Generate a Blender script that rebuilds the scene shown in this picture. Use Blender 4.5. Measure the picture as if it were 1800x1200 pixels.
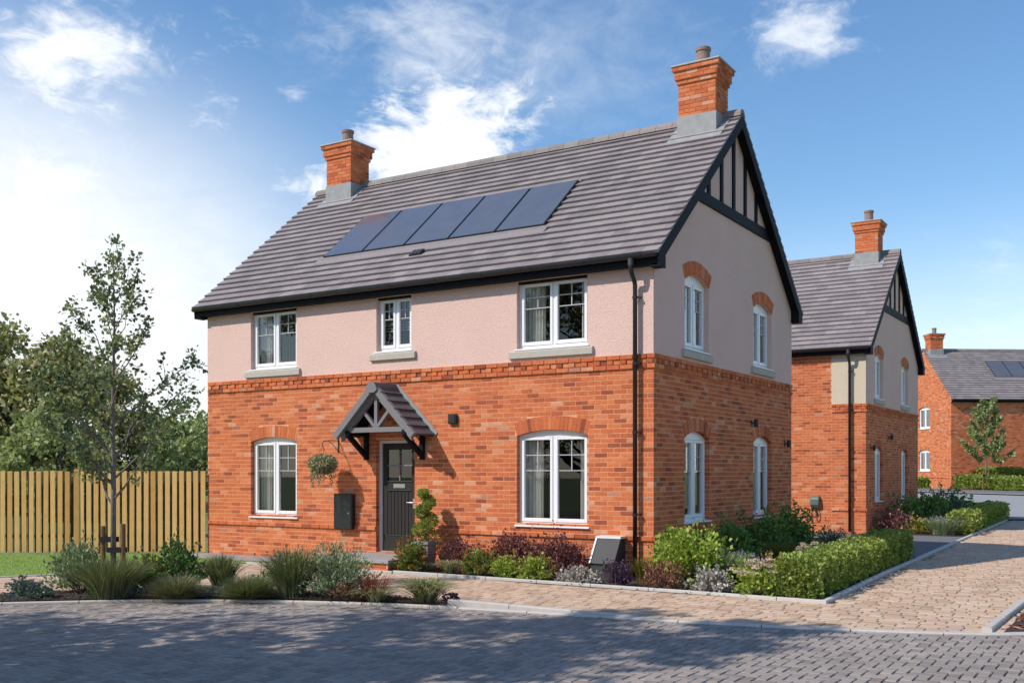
import bpy, bmesh, math, random
import numpy as np
from mathutils import Vector, Matrix

random.seed(11)
rng = np.random.default_rng(11)
for o in list(bpy.data.objects):
    bpy.data.objects.remove(o, do_unlink=True)
scene = bpy.context.scene
COL = scene.collection
R = math.radians

# ------------------------------------------------------------------ camera
CX, CY, CZ = 6.49, -14.314, 1.668
YAW = R(32.233)
cam_d = bpy.data.cameras.new('camera')
cam = bpy.data.objects.new('camera', cam_d)
COL.objects.link(cam)
cam.location = (CX, CY, CZ)
cam.rotation_euler = (R(90), 0, YAW)
cam_d.sensor_width = 36
cam_d.lens = 36 * 1808 / 1800
cam_d.shift_y = 227 / 1800
cam_d.clip_start = 0.1
cam_d.clip_end = 3000
scene.camera = cam
FWD = np.array([-math.sin(YAW), math.cos(YAW)])
RGT = np.array([math.cos(YAW), math.sin(YAW)])
CAM = np.array([CX, CY])

# ------------------------------------------------------------------ light
SUN_TO = Vector((-0.68, -1.0, 1.12)).normalized()
EL = math.asin(SUN_TO.z)
AZ = math.atan2(SUN_TO.x, SUN_TO.y)
sd = bpy.data.lights.new('sun', 'SUN')
sd.energy = 3.9
sd.angle = R(0.55)
sd.color = (1.0, 0.93, 0.84)
so = bpy.data.objects.new('sun', sd)
COL.objects.link(so)
so.rotation_euler = (-SUN_TO).to_track_quat('-Z', 'Y').to_euler()
so.location = (-20, -30, 30)

SKY_STRENGTH = 0.15
world = bpy.data.worlds.new('World')
scene.world = world
world.use_nodes = True
wn, wl = world.node_tree.nodes, world.node_tree.links
wn.clear()


def wnode(t, **k):
    n = wn.new(t)
    for a, b in k.items():
        setattr(n, a, b)
    return n


def wmath(op, a, b=None, c=None, clamp=False):
    n = wnode('ShaderNodeMath', operation=op, use_clamp=clamp)
    for i, v in enumerate((a, b, c)):
        if v is None:
            continue
        if isinstance(v, (int, float)):
            n.inputs[i].default_value = v
        else:
            wl.new(v, n.inputs[i])
    return n.outputs[0]


sky = wnode('ShaderNodeTexSky', sky_type='NISHITA', sun_disc=False)
sky.sun_elevation = EL
sky.sun_rotation = AZ % (2 * math.pi)
sky.altitude = 600
sky.air_density = 1.15
sky.dust_density = 0.35
sky.ozone_density = 2.2
tc = wnode('ShaderNodeTexCoord')
sep = wnode('ShaderNodeSeparateXYZ')
wl.new(tc.outputs['Generated'], sep.inputs[0])
az = wmath('ARCTAN2', sep.outputs[0], sep.outputs[1])
el = wmath('ARCSINE', sep.outputs[2])


def dirpix(px, py):
    d = FWD + RGT * (px - 900) / 1808
    z = -(py - 827) / 1808
    return math.atan2(d[0], d[1]), math.atan2(z, math.hypot(d[0], d[1]))


def wnoise(scale, detail, rough, vec, dist=0.0):
    n = wnode('ShaderNodeTexNoise')
    n.inputs['Scale'].default_value = scale
    n.inputs['Detail'].default_value = detail
    n.inputs['Roughness'].default_value = rough
    n.inputs['Distortion'].default_value = dist
    wl.new(vec, n.inputs['Vector'])
    return n.outputs['Fac']


mp = wnode('ShaderNodeMapping')
mp.inputs['Scale'].default_value = (1, 1, 1.9)
mp.inputs['Location'].default_value = (3.1, 1.7, 0.4)
wl.new(tc.outputs['Generated'], mp.inputs[0])
nz = wnoise(8.0, 12, 0.62, mp.outputs[0], 0.5)
nzs = wnoise(2.6, 4, 0.5, mp.outputs[0], 0.4)
fine = wnoise(24, 9, 0.64, mp.outputs[0], 0.6)
nmix = wmath('ADD', wmath('MULTIPLY', nz, 0.62), wmath('MULTIPLY', fine, 0.38))


def blob(px, py, wx, wy, gain=1.0):
    a0, e0 = dirpix(px, py)
    da = wmath('DIVIDE', wmath('SUBTRACT', az, a0), wx / 1808 * 0.9)
    de = wmath('DIVIDE', wmath('SUBTRACT', el, e0), wy / 1808)
    d = wmath('SQRT', wmath('ADD', wmath('MULTIPLY', da, da), wmath('MULTIPLY', de, de)))
    m = wmath('SUBTRACT', 1.0, d)                      # 1 at centre, 0 at the rim
    return wmath('MULTIPLY', wmath('MAXIMUM', m, -0.6), gain)


def cloud(m, lo, hi, top):
    v = wmath('ADD', wmath('MULTIPLY', m, 0.40), wmath('ADD', wmath('MULTIPLY', wmath('SUBTRACT', nmix, 0.5), 1.7), 0.56))
    r = wnode('ShaderNodeMapRange', interpolation_type='SMOOTHSTEP')
    wl.new(v, r.inputs['Value'])
    r.inputs['From Min'].default_value = lo
    r.inputs['From Max'].default_value = hi
    r.inputs['To Max'].default_value = top
    return r.outputs[0]


cl = []
cl.append(cloud(blob(170, 85, 260, 105), 0.62, 1.0, 0.95))
cl.append(cloud(blob(60, 120, 190, 70), 0.66, 1.0, 0.8))
cl.append(cloud(blob(790, 285, 250, 125, 1.5), 0.58, 0.85, 1.0))
cl.append(cloud(blob(560, 335, 110, 75), 0.66, 0.95, 0.9))
cl.append(cloud(blob(870, 185, 110, 60), 0.66, 1.0, 0.65))
cl.append(cloud(blob(1400, 45, 170, 80), 0.64, 1.05, 0.75))
cl.append(cloud(blob(100, 325, 210, 60), 0.68, 1.05, 0.9))
cl.append(cloud(blob(760, 60, 230, 170), 0.60, 1.2, 0.55))
cl.append(cloud(blob(950, 90, 400, 220), 0.46, 1.45, 0.38))
cl.append(cloud(blob(520, 172, 60, 22), 0.66, 1.1, 0.6))
cl.append(cloud(blob(1760, 470, 170, 130), 0.70, 1.25, 0.55))
# scattered cumulus everywhere else in the sky, thinning out towards this view's clear right half
rg = wnode('ShaderNodeMapRange', interpolation_type='SMOOTHSTEP')
wl.new(wmath('ADD', wmath('MULTIPLY', nzs, 0.6), wmath('MULTIPLY', nz, 0.4)), rg.inputs['Value'])
rg.inputs['From Min'].default_value = 0.585
rg.inputs['From Max'].default_value = 0.74
rg.inputs['To Max'].default_value = 0.75
cl.append(rg.outputs[0])
# bright haze veil low down, thickest on the sun's side (left)
a0, e0 = dirpix(-250, 560)
dva = wmath('DIVIDE', wmath('SUBTRACT', az, a0), 0.52)
dve = wmath('DIVIDE', wmath('SUBTRACT', el, e0), 0.30)
dv = wmath('SQRT', wmath('ADD', wmath('MULTIPLY', dva, dva), wmath('MULTIPLY', dve, dve)))
rv = wnode('ShaderNodeMapRange', interpolation_type='SMOOTHERSTEP')
wl.new(dv, rv.inputs['Value'])
rv.inputs['From Min'].default_value = 0.25
rv.inputs['From Max'].default_value = 1.15
rv.inputs['To Min'].default_value = 1.0
rv.inputs['To Max'].default_value = 0.0
cl.append(rv.outputs[0])
rh = wnode('ShaderNodeMapRange', interpolation_type='SMOOTHSTEP')
wl.new(el, rh.inputs['Value'])
rh.inputs['From Min'].default_value = 0.0
rh.inputs['From Max'].default_value = 0.26
rh.inputs['To Min'].default_value = 0.64
rh.inputs['To Max'].default_value = 0.0
cl.append(rh.outputs[0])
inv = None
for c in cl:
    t = wmath('SUBTRACT', 1.0, c, clamp=True)
    inv = t if inv is None else wmath('MULTIPLY', inv, t)
cov = wmath('SUBTRACT', 1.0, inv, clamp=True)
hsv = wnode('ShaderNodeHueSaturation')
hsv.inputs['Saturation'].default_value = 1.17
hsv.inputs['Value'].default_value = 1.0
wl.new(sky.outputs[0], hsv.inputs['Color'])
mixc = wnode('ShaderNodeMix', data_type='RGBA')
wl.new(cov, mixc.inputs['Factor'])
wl.new(hsv.outputs[0], mixc.inputs['A'])
shade = wnode('ShaderNodeMix', data_type='RGBA')
wl.new(fine, shade.inputs['Factor'])
shade.inputs['A'].default_value = (5.2, 5.55, 6.0, 1)
shade.inputs['B'].default_value = (7.2, 7.25, 7.3, 1)
wl.new(shade.outputs['Result'], mixc.inputs['B'])
bg = wnode('ShaderNodeBackground')
bg.inputs['Strength'].default_value = SKY_STRENGTH
wl.new(mixc.outputs['Result'], bg.inputs['Color'])
wo = wnode('ShaderNodeOutputWorld')
wl.new(bg.outputs[0], wo.inputs[0])

vs = scene.view_settings
vs.view_transform = 'Standard'
vs.look = 'None'
vs.exposure = 0.17
vs.gamma = 1.0
vs.use_curve_mapping = False
scene.render.engine = 'CYCLES'
scene.cycles.max_bounces = 8
scene.cycles.transparent_max_bounces = 12
scene.render.resolution_x = 1024
scene.render.resolution_y = 682

# ================================================================== materials
MATS = {}


class NT:
    def __init__(self, name):
        self.m = bpy.data.materials.new(name)
        self.m.use_nodes = True
        self.n = self.m.node_tree.nodes
        self.l = self.m.node_tree.links
        self.n.clear()
        self.out = self.n.new('ShaderNodeOutputMaterial')

    def node(self, t, **k):
        n = self.n.new(t)
        for a, b in k.items():
            setattr(n, a, b)
        return n

    def link(self, a, b):
        self.l.new(a, b)

    def noise(self, scale, detail=4, rough=0.55, vec=None, dist=0):
        n = self.node('ShaderNodeTexNoise')
        n.inputs['Scale'].default_value = scale
        n.inputs['Detail'].default_value = detail
        n.inputs['Roughness'].default_value = rough
        n.inputs['Distortion'].default_value = dist
        if vec:
            self.link(vec, n.inputs['Vector'])
        return n.outputs['Fac']

    def pos(self):
        if not hasattr(self, '_p'):
            self._p = self.node('ShaderNodeNewGeometry')
        return self._p.outputs['Position']

    def rnd(self):
        self.pos()
        oi = self.node('ShaderNodeObjectInfo')
        a = self.node('ShaderNodeMath', operation='ADD')
        self.link(self._p.outputs['Random Per Island'], a.inputs[0])
        self.link(oi.outputs['Random'], a.inputs[1])
        f = self.node('ShaderNodeMath', operation='FRACT')
        self.link(a.outputs[0], f.inputs[0])
        return f.outputs[0]

    def ramp(self, fac, stops, interp='LINEAR'):
        r = self.node('ShaderNodeValToRGB')
        r.color_ramp.interpolation = interp
        e = r.color_ramp.elements
        while len(e) < len(stops):
            e.new(0.5)
        for i, (p, c) in enumerate(stops):
            e[i].position = p
            e[i].color = (c[0], c[1], c[2], 1)
        self.link(fac, r.inputs[0])
        return r.outputs[0]

    def rgb(self, c):
        n = self.node('ShaderNodeRGB')
        n.outputs[0].default_value = (c[0], c[1], c[2], 1)
        return n.outputs[0]

    def mul(self, col, fac, lo, hi):
        mr = self.node('ShaderNodeMapRange')
        mr.clamp = False
        self.link(fac, mr.inputs['Value'])
        mr.inputs['From Min'].default_value = 0.25
        mr.inputs['From Max'].default_value = 0.75
        mr.inputs['To Min'].default_value = lo
        mr.inputs['To Max'].default_value = hi
        mx = self.node('ShaderNodeMix', data_type='RGBA', blend_type='MULTIPLY')
        mx.inputs['Factor'].default_value = 1
        self.link(col, mx.inputs['A'])
        self.link(mr.outputs[0], mx.inputs['B'])
        return mx.outputs['Result']

    def mixc(self, fac, a, b):
        mx = self.node('ShaderNodeMix', data_type='RGBA')
        self.link(fac, mx.inputs['Factor'])
        self.link(a, mx.inputs['A'])
        self.link(b, mx.inputs['B'])
        return mx.outputs['Result']

    def bump(self, fac, strength, dist):
        b = self.node('ShaderNodeBump')
        b.inputs['Strength'].default_value = strength
        b.inputs['Distance'].default_value = dist
        self.link(fac, b.inputs['Height'])
        return b.outputs[0]

    def pbsdf(self, col, rough=0.8, spec=0.3, metal=0.0, normal=None):
        p = self.node('ShaderNodeBsdfPrincipled')
        self.link(col, p.inputs['Base Color'])
        p.inputs['Roughness'].default_value = rough
        p.inputs['Specular IOR Level'].default_value = spec
        p.inputs['Metallic'].default_value = metal
        if normal:
            self.link(normal, p.inputs['Normal'])
        return p

    def done(self, shader):
        self.link(shader.outputs[0], self.out.inputs[0])
        MATS[self.m.name] = self.m
        return self.m


def simple(name, col, rough=0.7, var=0.1, vscale=4, bump=0.0, bscale=60, bdist=0.004, spec=0.3, metal=0.0):
    t = NT(name)
    c = t.rgb(col)
    if var:
        c = t.mul(c, t.noise(vscale, 5, 0.6, t.pos()), 1 - var, 1 + var)
    nrm = t.bump(t.noise(bscale, 4, 0.6, t.pos()), bump, bdist) if bump else None
    return t.done(t.pbsdf(c, rough, spec, metal, nrm))


def toned(name, stops, rough=0.85, var=0.12, vscale=25, bump=0.3, bscale=120, bdist=0.003, spec=0.25, big=0.0, interp='LINEAR'):
    """colour drawn per piece (mesh island / object) from a ramp, mottled by noise"""
    t = NT(name)
    c = t.ramp(t.rnd(), stops, interp)
    c = t.mul(c, t.noise(vscale, 5, 0.65, t.pos()), 1 - var, 1 + var)
    if big:
        c = t.mul(c, t.noise(0.9, 4, 0.6, t.pos()), 1 - big, 1 + big)
    nrm = t.bump(t.noise(bscale, 4, 0.65, t.pos()), bump, bdist)
    return t.done(t.pbsdf(c, rough, spec, 0, nrm))


def leafmat(name, stops, trans=0.3, rough=0.55):
    t = NT(name)
    c = t.ramp(t.rnd(), stops)
    c = t.mul(c, t.noise(3.0, 3, 0.5, t.pos()), 0.8, 1.2)
    p = t.pbsdf(c, rough, 0.25)
    tr = t.node('ShaderNodeBsdfTranslucent')
    mt = t.node('ShaderNodeMix', data_type='RGBA', blend_type='MULTIPLY')
    mt.inputs['Factor'].default_value = 1
    t.link(c, mt.inputs['A'])
    mt.inputs['B'].default_value = (1.25, 1.2, 0.6, 1)
    t.link(mt.outputs['Result'], tr.inputs['Color'])
    mx = t.node('ShaderNodeMixShader')
    mx.inputs[0].default_value = trans
    t.link(p.outputs[0], mx.inputs[1])
    t.link(tr.outputs[0], mx.inputs[2])
    return t.done(mx)


M_BRICK = toned('brick_clay', [(0.0, (.27, .072, .038)), (0.06, (.35, .088, .042)), (0.12, (.48, .120, .046)), (0.5, (.555, .150, .056)),
                               (0.84, (.60, .182, .070)), (0.93, (.60, .215, .10)), (0.97, (.62, .31, .19)), (1.0, (.32, .086, .044))],
                var=0.24, vscale=20, big=0.10)
M_MORTAR = simple('mortar', (.72, .36, .20), 0.95, 0.12, 18, 0.3, 90)
M_RENDER = None
t = NT('pink_render')
c = t.mul(t.rgb((.765, .53, .46)), t.noise(1.2, 6, 0.65, t.pos()), 0.95, 1.035)
c = t.mul(c, t.noise(34, 3, 0.6, t.pos()), 0.90, 1.07)
M_RENDER = t.done(t.pbsdf(c, 0.95, 0.1, 0, t.bump(t.noise(52, 4, 0.65, t.pos()), 0.8, 0.02)))
t = NT('cream_render')
c = t.mul(t.rgb((.66, .56, .42)), t.noise(34, 3, 0.6, t.pos()), 0.9, 1.07)
M_CREAM = t.done(t.pbsdf(c, 0.95, 0.1, 0, t.bump(t.noise(52, 4, 0.65, t.pos()), 0.8, 0.02)))
M_TILE = toned('roof_tile_grey', [(0, (.215, .185, .185)), (0.5, (.255, .22, .22)), (1, (.295, .255, .25))], 0.75, 0.10, 10, 0.25, 70, spec=0.3, big=0.07)
M_RIDGE = toned('ridge_tile_grey', [(0, (.20, .175, .165)), (1, (.28, .245, .225))], 0.8, 0.12, 12)
M_CTILE = toned('canopy_tile_grey', [(0, (.075, .072, .082)), (1, (.115, .11, .122))], 0.6, 0.08, 12, spec=0.4)
M_NAVY = simple('dark_trim_paint', (.0075, .008, .013), 0.65, 0.1, 3, spec=0.15)
M_TRIM = simple('grey_timber_paint', (.20, .19, .195), 0.6, 0.06, 6)
M_BLACK = simple('black_plastic', (.018, .018, .020), 0.35, 0.05, 5, spec=0.5)
M_WHITE = simple('white_upvc', (.82, .82, .83), 0.32, 0.015, 3, spec=0.45)
M_BAR = simple('glazing_bar_grey', (.50, .50, .50), 0.4, 0.02, 5)
M_FRAME = simple('grey_door_frame', (.62, .60, .60), 0.45, 0.03, 5)
M_STONE = simple('cast_stone_sill', (.46, .42, .36), 0.9, 0.08, 12, 0.2, 90)
M_LEAD = simple('lead_flashing', (.29, .29, .285), 0.6, 0.18, 7, 0.25, 18, spec=0.4)
M_POT = simple('clay_chimney_pot', (.27, .18, .15), 0.8, 0.15, 12)
M_CROWN = simple('chimney_crown_concrete', (.42, .38, .34), 0.9, 0.12, 9)
M_DOOR = simple('charcoal_door', (.034, .031, .027), 0.55, 0.06, 8, 0.12, 140, spec=0.2)
M_CHROME = simple('brushed_steel', (.62, .60, .56), 0.3, 0.03, 9, metal=1.0)
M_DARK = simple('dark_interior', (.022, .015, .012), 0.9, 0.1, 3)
M_CURTAIN = simple('curtain_fabric', (.62, .60, .55), 0.95, 0.05, 20)
M_FENCE = toned('fence_softwood', [(0, (.74, .44, .16)), (0.45, (.82, .52, .21)), (0.8, (.79, .49, .19)), (1, (.68, .36, .12))], 0.85, 0.10, 6, 0.2, 40)
M_FENCEB = simple('rear_board_painted_shade', (.10, .085, .035), 0.9, 0.2, 8)  # same timber as the front boards; shade of the gaps put into its colour
M_POSTW = simple('fence_post_wood', (.56, .32, .12), 0.85, 0.15, 8, 0.2, 40)
M_KERB = simple('concrete_kerb', (.50, .455, .41), 0.9, 0.10, 9, 0.25, 80)
M_EDGE = simple('concrete_edging', (.52, .49, .45), 0.9, 0.10, 9, 0.2, 80)
M_SLAB = simple('grey_paving', (.33, .31, .295), 0.85, 0.12, 7, 0.2, 60)
M_PAVG = toned('grey_paver', [(0, (.23, .195, .172)), (0.4, (.295, .25, .222)), (0.8, (.335, .287, .252)), (1, (.275, .24, .222))], 0.85, 0.14, 14, 0.4, 110, 0.004, big=0.12)
M_PAVB = toned('tan_paver', [(0, (.43, .285, .19)), (0.3, (.52, .37, .25)), (0.7, (.58, .43, .31)), (0.9, (.53, .35, .25)), (1, (.46, .345, .26))], 0.88, 0.12, 12, 0.4, 110, 0.004, big=0.10)
M_SAND = simple('joint_sand', (.12, .108, .10), 0.95, 0.2, 20)
M_SANDB = simple('joint_sand_brown', (.19, .13, .085), 0.95, 0.2, 20)
M_SOIL = simple('dark_soil', (.055, .045, .040), 0.98, 0.35, 14, 0.9, 30, 0.03)
M_CHIP = toned('bark_chip', [(0, (.045, .032, .026)), (0.6, (.09, .062, .048)), (1, (.16, .115, .09))], 0.95, 0.2, 30)
M_REDCHIP = toned('red_bark_chip', [(0, (.16, .03, .018)), (0.6, (.33, .075, .035)), (1, (.42, .22, .14))], 0.95, 0.2, 30)
M_ASPH = simple('asphalt', (.16, .16, .163), 0.92, 0.12, 5, 0.4, 130, 0.003)
M_ASPHL = simple('pale_asphalt', (.30, .30, .30), 0.92, 0.08, 2, 0.3, 130, 0.003)
M_GROUND = simple('meadow_ground', (.15, .20, .07), 0.98, 0.3, 1.5, 0.3, 20)
M_LAWN = simple('lawn_soil', (.19, .275, .08), 0.98, 0.2, 6)
M_GRASS = leafmat('grass_blade', [(0, (0.234, 0.366, 0.078)), (0.6, (0.332, 0.494, 0.107)), (1, (0.468, 0.586, 0.166))], 0.3)
M_BARK = simple('grey_bark', (.20, .17, .145), 0.95, 0.3, 16, 0.6, 45, 0.01)
M_BARKD = simple('brown_bark', (.13, .10, .08), 0.95, 0.3, 10, 0.7, 25, 0.02)
M_STAKE = simple('stake_wood', (.22, .115, .05), 0.9, 0.2, 10)
M_RUBBER = simple('black_rubber', (.02, .02, .024), 0.6, 0.05, 5)
M_LAMP = simple('lamp_metal', (.03, .03, .034), 0.4, 0.05, 5)
M_METER = simple('meter_grey_plastic', (.060, .060, .060), 0.6, 0.05, 6, spec=0.25)
M_METERTRIM = simple('pale_plastic_trim', (.78, .78, .76), 0.4, 0.03, 6)
M_CHARGE = simple('grey_green_plastic', (.13, .16, .135), 0.4, 0.05, 6)
M_PLANTER = simple('grey_planter', (.23, .21, .215), 0.6, 0.05, 9)
M_WICKER = simple('basket_coir', (.16, .10, .05), 0.95, 0.3, 40)

t = NT('window_glass')
lw = t.node('ShaderNodeLayerWeight')
lw.inputs['Blend'].default_value = 0.5
pw = t.node('ShaderNodeMath', operation='POWER')
t.link(lw.outputs['Facing'], pw.inputs[0])
pw.inputs[1].default_value = 2.2
fr = t.node('ShaderNodeMath', operation='MULTIPLY_ADD', use_clamp=True)
t.link(pw.outputs[0], fr.inputs[0])
fr.inputs[1].default_value = 0.86
fr.inputs[2].default_value = 0.042
gl = t.node('ShaderNodeBsdfGlossy')
gl.inputs['Roughness'].default_value = 0.004
gl.inputs['Color'].default_value = (.96, .98, 1, 1)
tr = t.node('ShaderNodeBsdfTransparent')
tr.inputs['Color'].default_value = (.90, .92, .91, 1)
mx = t.node('ShaderNodeMixShader')
t.link(fr.outputs[0], mx.inputs[0])
t.link(tr.outputs[0], mx.inputs[1])
t.link(gl.outputs[0], mx.inputs[2])
M_GLASS = t.done(mx)

t = NT('solar_glass')
fr = t.node('ShaderNodeFresnel')
fr.inputs['IOR'].default_value = 1.9
p = t.pbsdf(t.mul(t.rgb((.11, .112, .128)), t.noise(3, 2, 0.5, t.pos()), 0.9, 1.1), 0.3, 0.5)
gl = t.node('ShaderNodeBsdfGlossy')
gl.inputs['Roughness'].default_value = 0.10
gl.inputs['Color'].default_value = (.85, .80, .80, 1)
mx = t.node('ShaderNodeMixShader')
t.link(fr.outputs[0], mx.inputs[0])
t.link(p.outputs[0], mx.inputs[1])
t.link(gl.outputs[0], mx.inputs[2])
M_SOLAR = t.done(mx)

L_DARK = leafmat('leaf_dark_green', [(0, (0.066, 0.14, 0.036)), (0.6, (0.15, 0.277, 0.069)), (1, (0.283, 0.423, 0.125))], 0.22)
L_MID = leafmat('leaf_mid_green', [(0, (0.082, 0.138, 0.029)), (0.6, (0.155, 0.235, 0.049)), (1, (0.274, 0.341, 0.089))], 0.3)
L_BRIGHT = leafmat('leaf_bright_green', [(0, (0.166, 0.258, 0.033)), (0.6, (0.33, 0.438, 0.066)), (1, (0.54, 0.592, 0.158))], 0.35)
L_HEDGE = leafmat('leaf_hedge', [(0, (0.131, 0.189, 0.035)), (0.55, (0.245, 0.319, 0.064)), (1, (0.438, 0.478, 0.136))], 0.28)
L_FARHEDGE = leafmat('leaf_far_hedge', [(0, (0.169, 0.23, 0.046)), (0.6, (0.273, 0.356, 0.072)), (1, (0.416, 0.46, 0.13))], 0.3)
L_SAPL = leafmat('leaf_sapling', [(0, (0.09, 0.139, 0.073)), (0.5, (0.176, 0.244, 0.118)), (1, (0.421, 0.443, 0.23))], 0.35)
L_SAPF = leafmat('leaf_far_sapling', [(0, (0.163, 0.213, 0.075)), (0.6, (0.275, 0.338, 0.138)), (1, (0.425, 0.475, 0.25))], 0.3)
L_BLUE = leafmat('leaf_blue_green', [(0, (0.061, 0.113, 0.078)), (0.6, (0.121, 0.19, 0.138)), (1, (0.241, 0.31, 0.241))], 0.2)
L_TREE = leafmat('leaf_tree', [(0, (0.133, 0.166, 0.076)), (0.5, (0.304, 0.32, 0.149)), (1, (0.605, 0.529, 0.297))], 0.3)
L_TREE2 = leafmat('leaf_tree_pale', [(0, (0.164, 0.214, 0.086)), (0.5, (0.311, 0.375, 0.165)), (1, (0.526, 0.535, 0.302))], 0.3)
L_SILVER = leafmat('leaf_silver', [(0, (0.158, 0.209, 0.108)), (0.6, (0.252, 0.319, 0.171)), (1, (0.399, 0.462, 0.279))], 0.2)
L_SILVW = leafmat('leaf_white_silver', [(0, (.22, .19, .17)), (0.6, (.42, .39, .36)), (1, (.60, .56, .52))], 0.15)
L_PURPLE = leafmat('leaf_purple', [(0, (0.083, 0.03, 0.04)), (0.6, (0.175, 0.067, 0.077)), (1, (0.35, 0.156, 0.138))], 0.25)
L_REDBROWN = leafmat('leaf_red_brown', [(0, (0.143, 0.058, 0.039)), (0.6, (0.26, 0.111, 0.072)), (1, (0.429, 0.234, 0.156))], 0.25)
L_PINKRED = leafmat('leaf_pink_red', [(0, (.16, .055, .060)), (0.6, (.28, .115, .115)), (1, (.42, .21, .20))], 0.25)
L_YELLOW = leafmat('leaf_yellow_green', [(0, (.16, .20, .030)), (0.6, (.30, .31, .055)), (1, (.48, .43, .10))], 0.35)
L_GOLD = leafmat('petal_gold', [(0, (.36, .26, .05)), (0.6, (.52, .37, .08)), (1, (.60, .48, .18))], 0.3)
L_RUST = leafmat('leaf_rust_tip', [(0, (.20, .09, .025)), (0.5, (.36, .13, .045)), (1, (.26, .20, .06))], 0.3)
L_OLIVE = leafmat('leaf_olive', [(0, (.10, .105, .018)), (0.6, (.18, .165, .032)), (1, (.27, .23, .05))], 0.3)
L_BLADE = leafmat('blade_green', [(0, (0.081, 0.107, 0.044)), (0.6, (0.161, 0.196, 0.085)), (1, (0.322, 0.328, 0.195))], 0.3)
L_BLADEG = leafmat('blade_grey_green', [(0, (0.098, 0.111, 0.058)), (0.6, (0.195, 0.208, 0.111)), (1, (0.377, 0.364, 0.208))], 0.25)
L_VARIEG = leafmat('blade_variegated', [(0, (.13, .17, .06)), (0.5, (.30, .31, .16)), (1, (.55, .50, .33))], 0.3)
L_REDBL = leafmat('blade_red', [(0, (.16, .030, .022)), (0.6, (.30, .065, .045)), (1, (.42, .20, .14))], 0.3)
L_VIOLET = leafmat('petal_violet', [(0, (.06, .045, .15)), (0.6, (.13, .10, .25)), (1, (.26, .21, .36))], 0.2)
L_LAVEND = leafmat('petal_lavender', [(0, (.25, .22, .30)), (1, (.46, .42, .48))], 0.2)
L_PLUM = leafmat('leaf_plum', [(0, (.035, .016, .040)), (0.6, (.085, .045, .085)), (1, (.20, .13, .19))], 0.2)
L_PINKW = leafmat('petal_pink_white', [(0, (.42, .28, .21)), (0.6, (.60, .46, .37)), (1, (.72, .61, .52))], 0.2)
L_TAN = leafmat('plume_tan', [(0, (.40, .26, .13)), (1, (.62, .45, .27))], 0.3)

# ================================================================== mesh helpers


def link(name, me, mat=None, parent=None, loc=None):
    o = bpy.data.objects.new(name, me)
    COL.objects.link(o)
    if me is not None and mat is not None and not me.materials:
        me.materials.append(mat)
    if parent is not None:
        o.parent = parent
    if loc is not None:
        o.location = loc
    return o


def tag(o, label=None, cat=None, group=None, kind=None):
    if label:
        o['label'] = label
    if cat:
        o['category'] = cat
    if group:
        o['group'] = group
    if kind:
        o['kind'] = kind
    return o


def thing(name, label, cat, loc=(0, 0, 0), rz=0, group=None):
    o = bpy.data.objects.new(name, None)
    o.empty_display_size = 0.2
    COL.objects.link(o)
    o.location = loc
    o.rotation_euler = (0, 0, rz)
    return tag(o, label, cat, group)


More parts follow.
